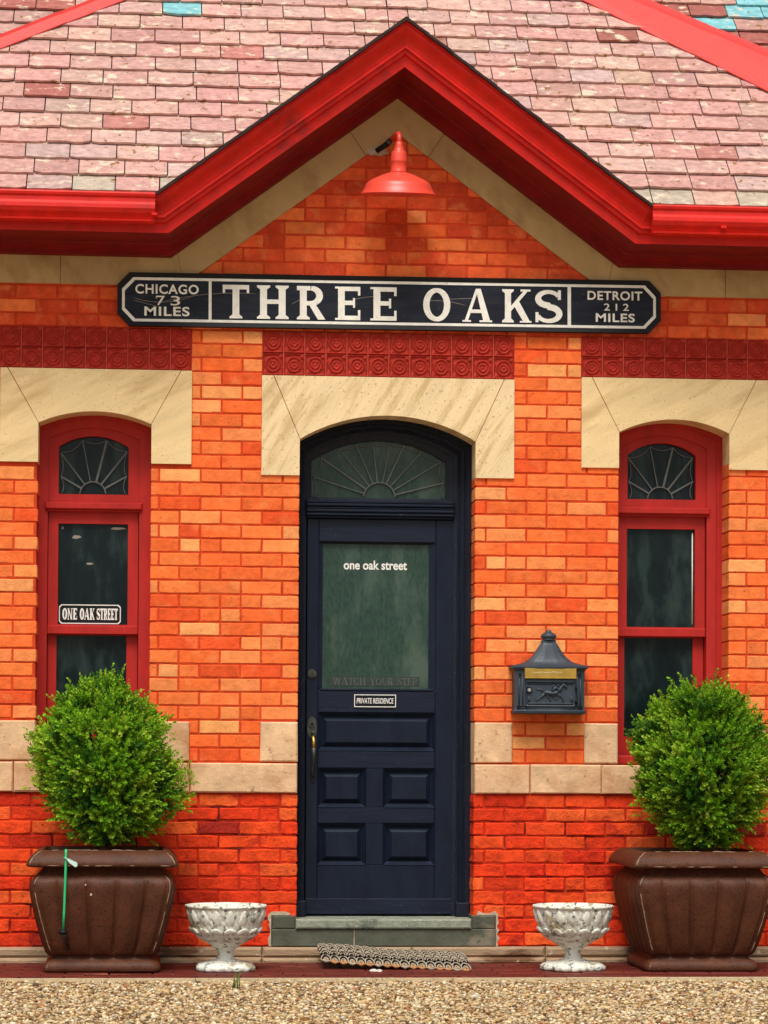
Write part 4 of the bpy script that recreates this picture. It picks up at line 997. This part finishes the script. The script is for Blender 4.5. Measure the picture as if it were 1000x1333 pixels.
# green stick with a tag
gs = thing('plant_stick', (PL[0]-.185, -.79, .19), 'thin bright green plastic stick with white tag and black tip on left planter', 'plant stick')
gx = PL[0]-.180; b = MB(); b.tube([(gx+.003, -.770, .608), (gx+.003, -.775, .59), (gx+.002, -.774, .50), (gx-.001, -.770, .40), (gx-.004, -.768, .30), (gx-.008, -.760, .215)], .0062, GREENP, 8); b.build('stick', gs)
b = MB(); b.tube([(gx-.014, -.758, .212), (gx-.002, -.758, .212)], .001, BLACK, 5); b.lathe([(.001, .196), (.020, .196), (.024, .204), (.020, .214), (.001, .214)], gx-.008, -.762, BLACK, 16); b.lathe([(.001, .170), (.004, .172), (.010, .186), (.010, .197), (.001, .197)], gx-.007, -.762, BRASSD, 10); b.build('tip', gs)
b = MB(); b.prism([(gx-.004, .572), (gx+.012, .566), (gx+.058, .545), (gx+.060, .530), (gx+.050, .522), (gx+.022, .542)], -.790, -.788, TAG); b.tube([(gx-.006, -.783, .568), (gx+.010, -.788, .562)], .004, GREENP, 6); b.build('tag', gs)

# ================================================================== shrubs
def shrub(name, cx, cy, z0, z1, prof, nspr, seed, label, lean=0, bumps=(), green=1.08):
    root = thing(name, (cx, cy, z0-.03), label, 'shrub', 'clipped shrubs in the planters')
    r = np.random.default_rng(seed)
    pt = np.array([p[0] for p in prof]); pr_ = np.array([p[1] for p in prof])
    nb = 34; ba = r.uniform(0, 2*PI, nb); bt_ = r.uniform(0, 1, nb); bh = r.uniform(-.075, .06, nb)
    V = []; F = []; C = []; S = MB()
    def leaf(p, d, sd, ln, wd, col):
        nonlocal V, F, C
        i = len(V); m_ = p+d*ln*.5
        nn = np.cross(d, sd); 
        V += [p, m_+sd*wd-nn*wd*.25, p+d*ln, m_-sd*wd-nn*wd*.25, m_+nn*wd*.15]
        F.append((i, i+1, i+4)); F.append((i+1, i+2, i+4)); F.append((i+2, i+3, i+4)); F.append((i+3, i, i+4)); C += [col]*4
    H = z1-z0
    nper = 15
    for kc in range(nspr//nper):
        t = r.beta(1.35, 1.25); a = r.uniform(0, 2*PI)
        R_ = np.interp(t, pt, pr_); db = 0
        for j in range(nb):
            da = (a-ba[j]+PI) % (2*PI)-PI; db += bh[j]*math.exp(-(da/.35)**2-((t-bt_[j])/.11)**2)
        R_ += db
        core = r.random() < .36
        f = r.uniform(.3, .78) if core else r.normal(.955, .05)
        pc = np.array([cx+R_*f*math.cos(a)+lean*(t-.5), cy+R_*f*math.sin(a)*.96, z0+H*t])
        dc = np.array([math.cos(a)*.8, math.sin(a)*.8, .10+1.25*t-.15+(.5 if t > .8 else 0)]); dc += r.normal(0, .18, 3); dc /= np.linalg.norm(dc)
        hue = r.random(); size = r.uniform(.75, 1.25)
        if hue < .45: cc_ = np.array([.14, .31, .010])
        elif hue < .75: cc_ = np.array([.22, .38, .018])
        elif hue < .90: cc_ = np.array([.045, .14, .010])
        else: cc_ = np.array([.36, .50, .045])
        for k in range(nper):
            off_ = r.normal(0, .024*size, 3); p0 = pc+off_-dc*.02
            if p0[1] > -.035: continue
            d = dc+r.normal(0, .30, 3)+off_*8; d /= np.linalg.norm(d)
            L_ = r.uniform(.035, .062)*size*(1.9 if r.random() < .035 else 1)
            if p0[2]+d[2]*L_ < z0-.0: continue
            ax = np.cross(d, [0, 0, 1.]); ax /= (np.linalg.norm(ax)+1e-9); ay = np.cross(d, ax)
            c0 = cc_*r.uniform(.8, 1.2)*green
            nl = 10
            for q in range(nl):
                s_ = (q+1)/nl; ph = q*2.4+a
                o_ = ax*math.cos(ph)+ay*math.sin(ph)
                ld = d*(.45+.5*s_)+o_*(1.0-.5*s_)+r.normal(0, .12, 3); ld /= np.linalg.norm(ld)
                sd = np.cross(ld, d); sd /= (np.linalg.norm(sd)+1e-9)
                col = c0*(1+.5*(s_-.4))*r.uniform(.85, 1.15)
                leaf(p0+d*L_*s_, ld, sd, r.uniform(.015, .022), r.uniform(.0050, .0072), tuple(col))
    S.v = [tuple(v) for v in V]; S.f = F; S.c = C; S.m = [0]*len(F); S.mats = [LEAF]; S.smooth = [False]*len(F)
    S.build('foliage', root, recalc=False)
    T_ = MB(); T_.tube([(cx-.01, cy, z0-.05), (cx, cy+.01, z0+.05), (cx+.01, cy, z0+.2)], [.022, .018, .012], BARK, 8)
    for k in range(26):
        a = k*2.399; e = .25+.6*((k*7) % 11)/11; rr_ = np.interp(e, pt, pr_)*.75
        T_.tube([(cx, cy, z0+.0+.1*e), (cx+math.cos(a)*rr_*.4, cy+math.sin(a)*rr_*.4, z0+H*e*.5), (cx+math.cos(a)*rr_, cy+math.sin(a)*rr_*.85, z0+H*e)], [.010, .006, .003], BARK, 5)
    T_.build('stem', root)
    return root
shrub('boxwood_shrub', -.230, -.40, .625, 1.41, [(0, .06), (.07, .12), (.21, .24), (.38, .315), (.56, .325), (.74, .27), (.88, .17), (.96, .075), (1, .02)], 7600, 5,
      'round bright green boxwood growing in the left planter', lean=-.02)
shrub('boxwood_shrub', 2.80, -.40, .615, 1.41, [(0, .08), (.09, .12), (.18, .20), (.42, .315), (.54, .325), (.72, .275), (.88, .225), (.95, .17), (1, .10)], 7800, 9,
      'taller egg shaped green boxwood growing in the right planter', lean=-.03, green=.98)

# ================================================================== urns
def urn(loc, label):
    root = thing('urn', loc, label, 'urn', 'white cast iron urns by the step'); X_, Y_ = loc[0], loc[1]
    def fn(a, i, r, z):
        n = 14
        if .15 < z < .325:
            row = .5 if z < .215 else 0
            u = abs(math.sin((a*n/2+row*PI/1.0)/1))
            u = u if row else u
            bulge = math.sin(PI*min(1, max(0, (z-.205)/.12))) if z >= .205 else .8*math.sin(PI*min(1, max(0, (z-.15)/.055)))
            return .017*(max(0, u-.12)**.5)*bulge-.004+.0035*math.sin(a*37+z*130)*bulge
        return 0
    prof = [(.030, .100), (.050, .112), (.085, .135), (.098, .145), (.125, .158), (.143, .172), (.155, .186), (.162, .198), (.164, .204), (.170, .214), (.176, .226), (.181, .242), (.186, .262), (.190, .280), (.193, .296), (.196, .308), (.199, .320), (.203, .326), (.205, .332), (.203, .338), (.192, .340), (.186, .335), (.178, .30), (.16, .24), (.10, .19), (.01, .18)]
    # finer rings through the leaf band
    P = []
    for i in range(len(prof)-1):
        (r0, z0), (r1, z1) = prof[i], prof[i+1]; k = 3 if .14 < z0 < .33 and z1 > z0 else 1
        for q in range(k): P.append((r0+(r1-r0)*q/k, z0+(z1-z0)*q/k))
    P.append(prof[-1])
    inner_start = next(i for i, p in enumerate(P) if p[1] >= .335)
    b = MB(); b.lathe(P, X_, Y_, URN, 140, fn=lambda a, i, r, z: -.004+.003*math.sin(a*37+z*130) if .15 < z < .325 and i < inner_start else 0)
    ur = random.Random(2)
    def petal(a, rr_, z, w_, t_, h_, tilt):
        vs = []; n1, n2 = 7, 10
        for i in range(n1+1):
            ph = -PI/2+PI*i/n1
            for k in range(n2):
                th = 2*PI*k/n2; lx_, ly_, lz_ = w_*math.cos(ph)*math.cos(th)*(1.15-.35*math.sin(ph)), t_*math.cos(ph)*math.sin(th), h_*math.sin(ph)
                ly_ += lz_*tilt; q = 1+ur.uniform(-.10, .10); R__ = rr_+ly_*q
                vs.append((X_+R__*math.cos(a)-lx_*q*math.sin(a), Y_+R__*math.sin(a)+lx_*q*math.cos(a), z+lz_))
        b.add(vs, [(i*n2+k, i*n2+(k+1) % n2, (i+1)*n2+(k+1) % n2, (i+1)*n2+k) for i in range(n1) for k in range(n2)], URN, None, True)
    for k in range(17): petal(2*PI*k/17, .184, .274, .020, .010, .044, .30)
    for k in range(17): petal(2*PI*(k+.5)/17, .180, .285, .012, .010, .036, .30)
    for k in range(15): petal(2*PI*(k+.5)/15, .166, .206, .028, .014, .020, .7)
    for k in range(13): petal(2*PI*k/13, .137, .176, .026, .014, .018, 1.2)
    for k in range(10): petal(2*PI*(k+.5)/10, .098, .152, .024, .012, .014, 1.6)
    b.build('bowl', root)
    b = MB(); b.lathe([(.060, .040), (.050, .055), (.042, .070), (.038, .085), (.038, .098), (.044, .106), (.056, .116)], X_, Y_, URN, 40); b.build('stem', root)
    b = MB(); pr2 = [(.135, .0), (.142, .006), (.142, .022), (.132, .034), (.108, .042), (.080, .050), (.058, .058), (.045, .066)]
    b.lathe(pr2, X_, Y_, URN, 96, fn=lambda a, i, r, z: (.034*abs(math.cos(2*(a+PI/4)))**.8*(r/.14)**2-.012)+.005*math.sin(a*20+z*200)*(r/.14))
    for k in range(4):
        a = PI/4+k*PI/2; petal(a, .122, .022, .040, .030, .024, -.3); petal(a+.32, .118, .020, .022, .026, .022, -.3); petal(a-.32, .118, .020, .022, .026, .022, -.3)
    b.build('foot', root)
    return root
u1 = urn((.368, -.53, .0), 'white flaking cast urn left of the door step')
u2 = copy_tree(u1); u2.location = (2.118, -.53, 0); u2.rotation_euler = (0, 0, .5); u2['label'] = 'white flaking cast urn right of the door step'
for o in (u1, u2): o.scale = (1, 1, .965)

# ================================================================== woven mat leaning on the ledge
dm = thing('door_mat', (1.2, -.2, 0), 'curled woven rope door mat below the door step', 'door mat')
b = MB(); nx_ = 17; mx_0, mx_1 = .855, 1.600; rows = 4
prng = random.Random(8)
def mpt(f, g):       # f along 0..1, g from the back edge (on the ledge) to the front edge
    z_back = .088-.045*f+.004*math.sin(f*9); y_back = -.085-.03*f
    z_f = .052-.044*f**.7; y_f = -.44-.08*f
    y = y_back+(y_f-y_back)*g; z = z_back*(1-g)+z_f*g+.012*math.sin(PI*g)
    return (mx_0+(mx_1-mx_0)*f, y, z)
for r_ in range(5):
    g0 = (r_+.6)/5
    for k in range(nx_):
        if r_ == 4:
            e0, e1 = mpt(k/nx_, 1.03), mpt((k+1)/nx_, 1.03); b.tube([(e0[0], e0[1], e0[2]-.004), ((e0[0]+e1[0])/2, e0[1]-.006, e0[2]-.012), (e1[0], e1[1], e1[2]-.004)], [.004, .009, .004], MATB if k % 3 else MATC, 6)
        f0 = (k+.5)/nx_; cxm, cym, czm = mpt(f0, g0); wv = (mx_1-mx_0)/nx_*.56
        for ring_, (rad, m_) in enumerate([(1.0, MATC), (.72, MATK), (.46, MATC), (.2, MATK if r_ % 2 else MATC)]):
            if r_ == 4: m_ = (MATC, MATK, MATC, MATB)[ring_]
            drop = .016 if r_ == 4 else 0
            pts = []
            for q in range(9):
                a = PI*q/8; pts.append((cxm+math.cos(a)*wv*rad, cym-.035+math.sin(a)*.085*rad, czm+.005-drop*(1-math.sin(a)*rad)+.006*math.sin(a)*rad+prng.uniform(-.001, .001)))
            b.tube(pts, .0042, m_, 5)
b.build('woven_loops', dm)
b = MB(); n = 24; vs = []; 
for k in range(n+1):
    for g in (0, .25, .5, .75, 1.0): x, y, z = mpt(k/n, g); vs.append((x, y, z-.002))
    for g in (1.0, .75, .5, .25, 0): x, y, z = mpt(k/n, g); vs.append((x, y, z-.014))
b.add(vs, [(k*10+i, k*10+(i+1) % 10, (k+1)*10+(i+1) % 10, (k+1)*10+i) for k in range(n) for i in range(10)]+[tuple(range(10)), tuple(n*10+i for i in range(10))[::-1]], MATK)
b.build('backing', dm)
# a scrap of debris and a weed in the gravel
b = MB(); rr = random.Random(3)
for k in range(7): x = .395+rr.uniform(-.02, .02); y = -1.42; a = rr.uniform(-.6, .6); b.tube([(x, y, -.02), (x+a*.02, y, .03), (x+a*.06, y-.01, .055+rr.uniform(0, .02))], [.0025, .002, .0006], GRASS, 4)
tag(b.build('weed_tuft'), 'small green weed tuft growing in the gravel edge', 'weed')
b = MB()
for (x, y, s_) in [(1.10, -.64, .02), (1.128, -.66, .014)]:
    b.prism([(x-s_, .004), (x+s_*.4, .002), (x+s_, .008), (x+s_*.3, .014), (x-s_*.6, .012)], y-.012, y+.012, WHITE)
tag(b.build('paper_scrap'), 'crumpled white scrap lying on the paving before the mat', 'litter')
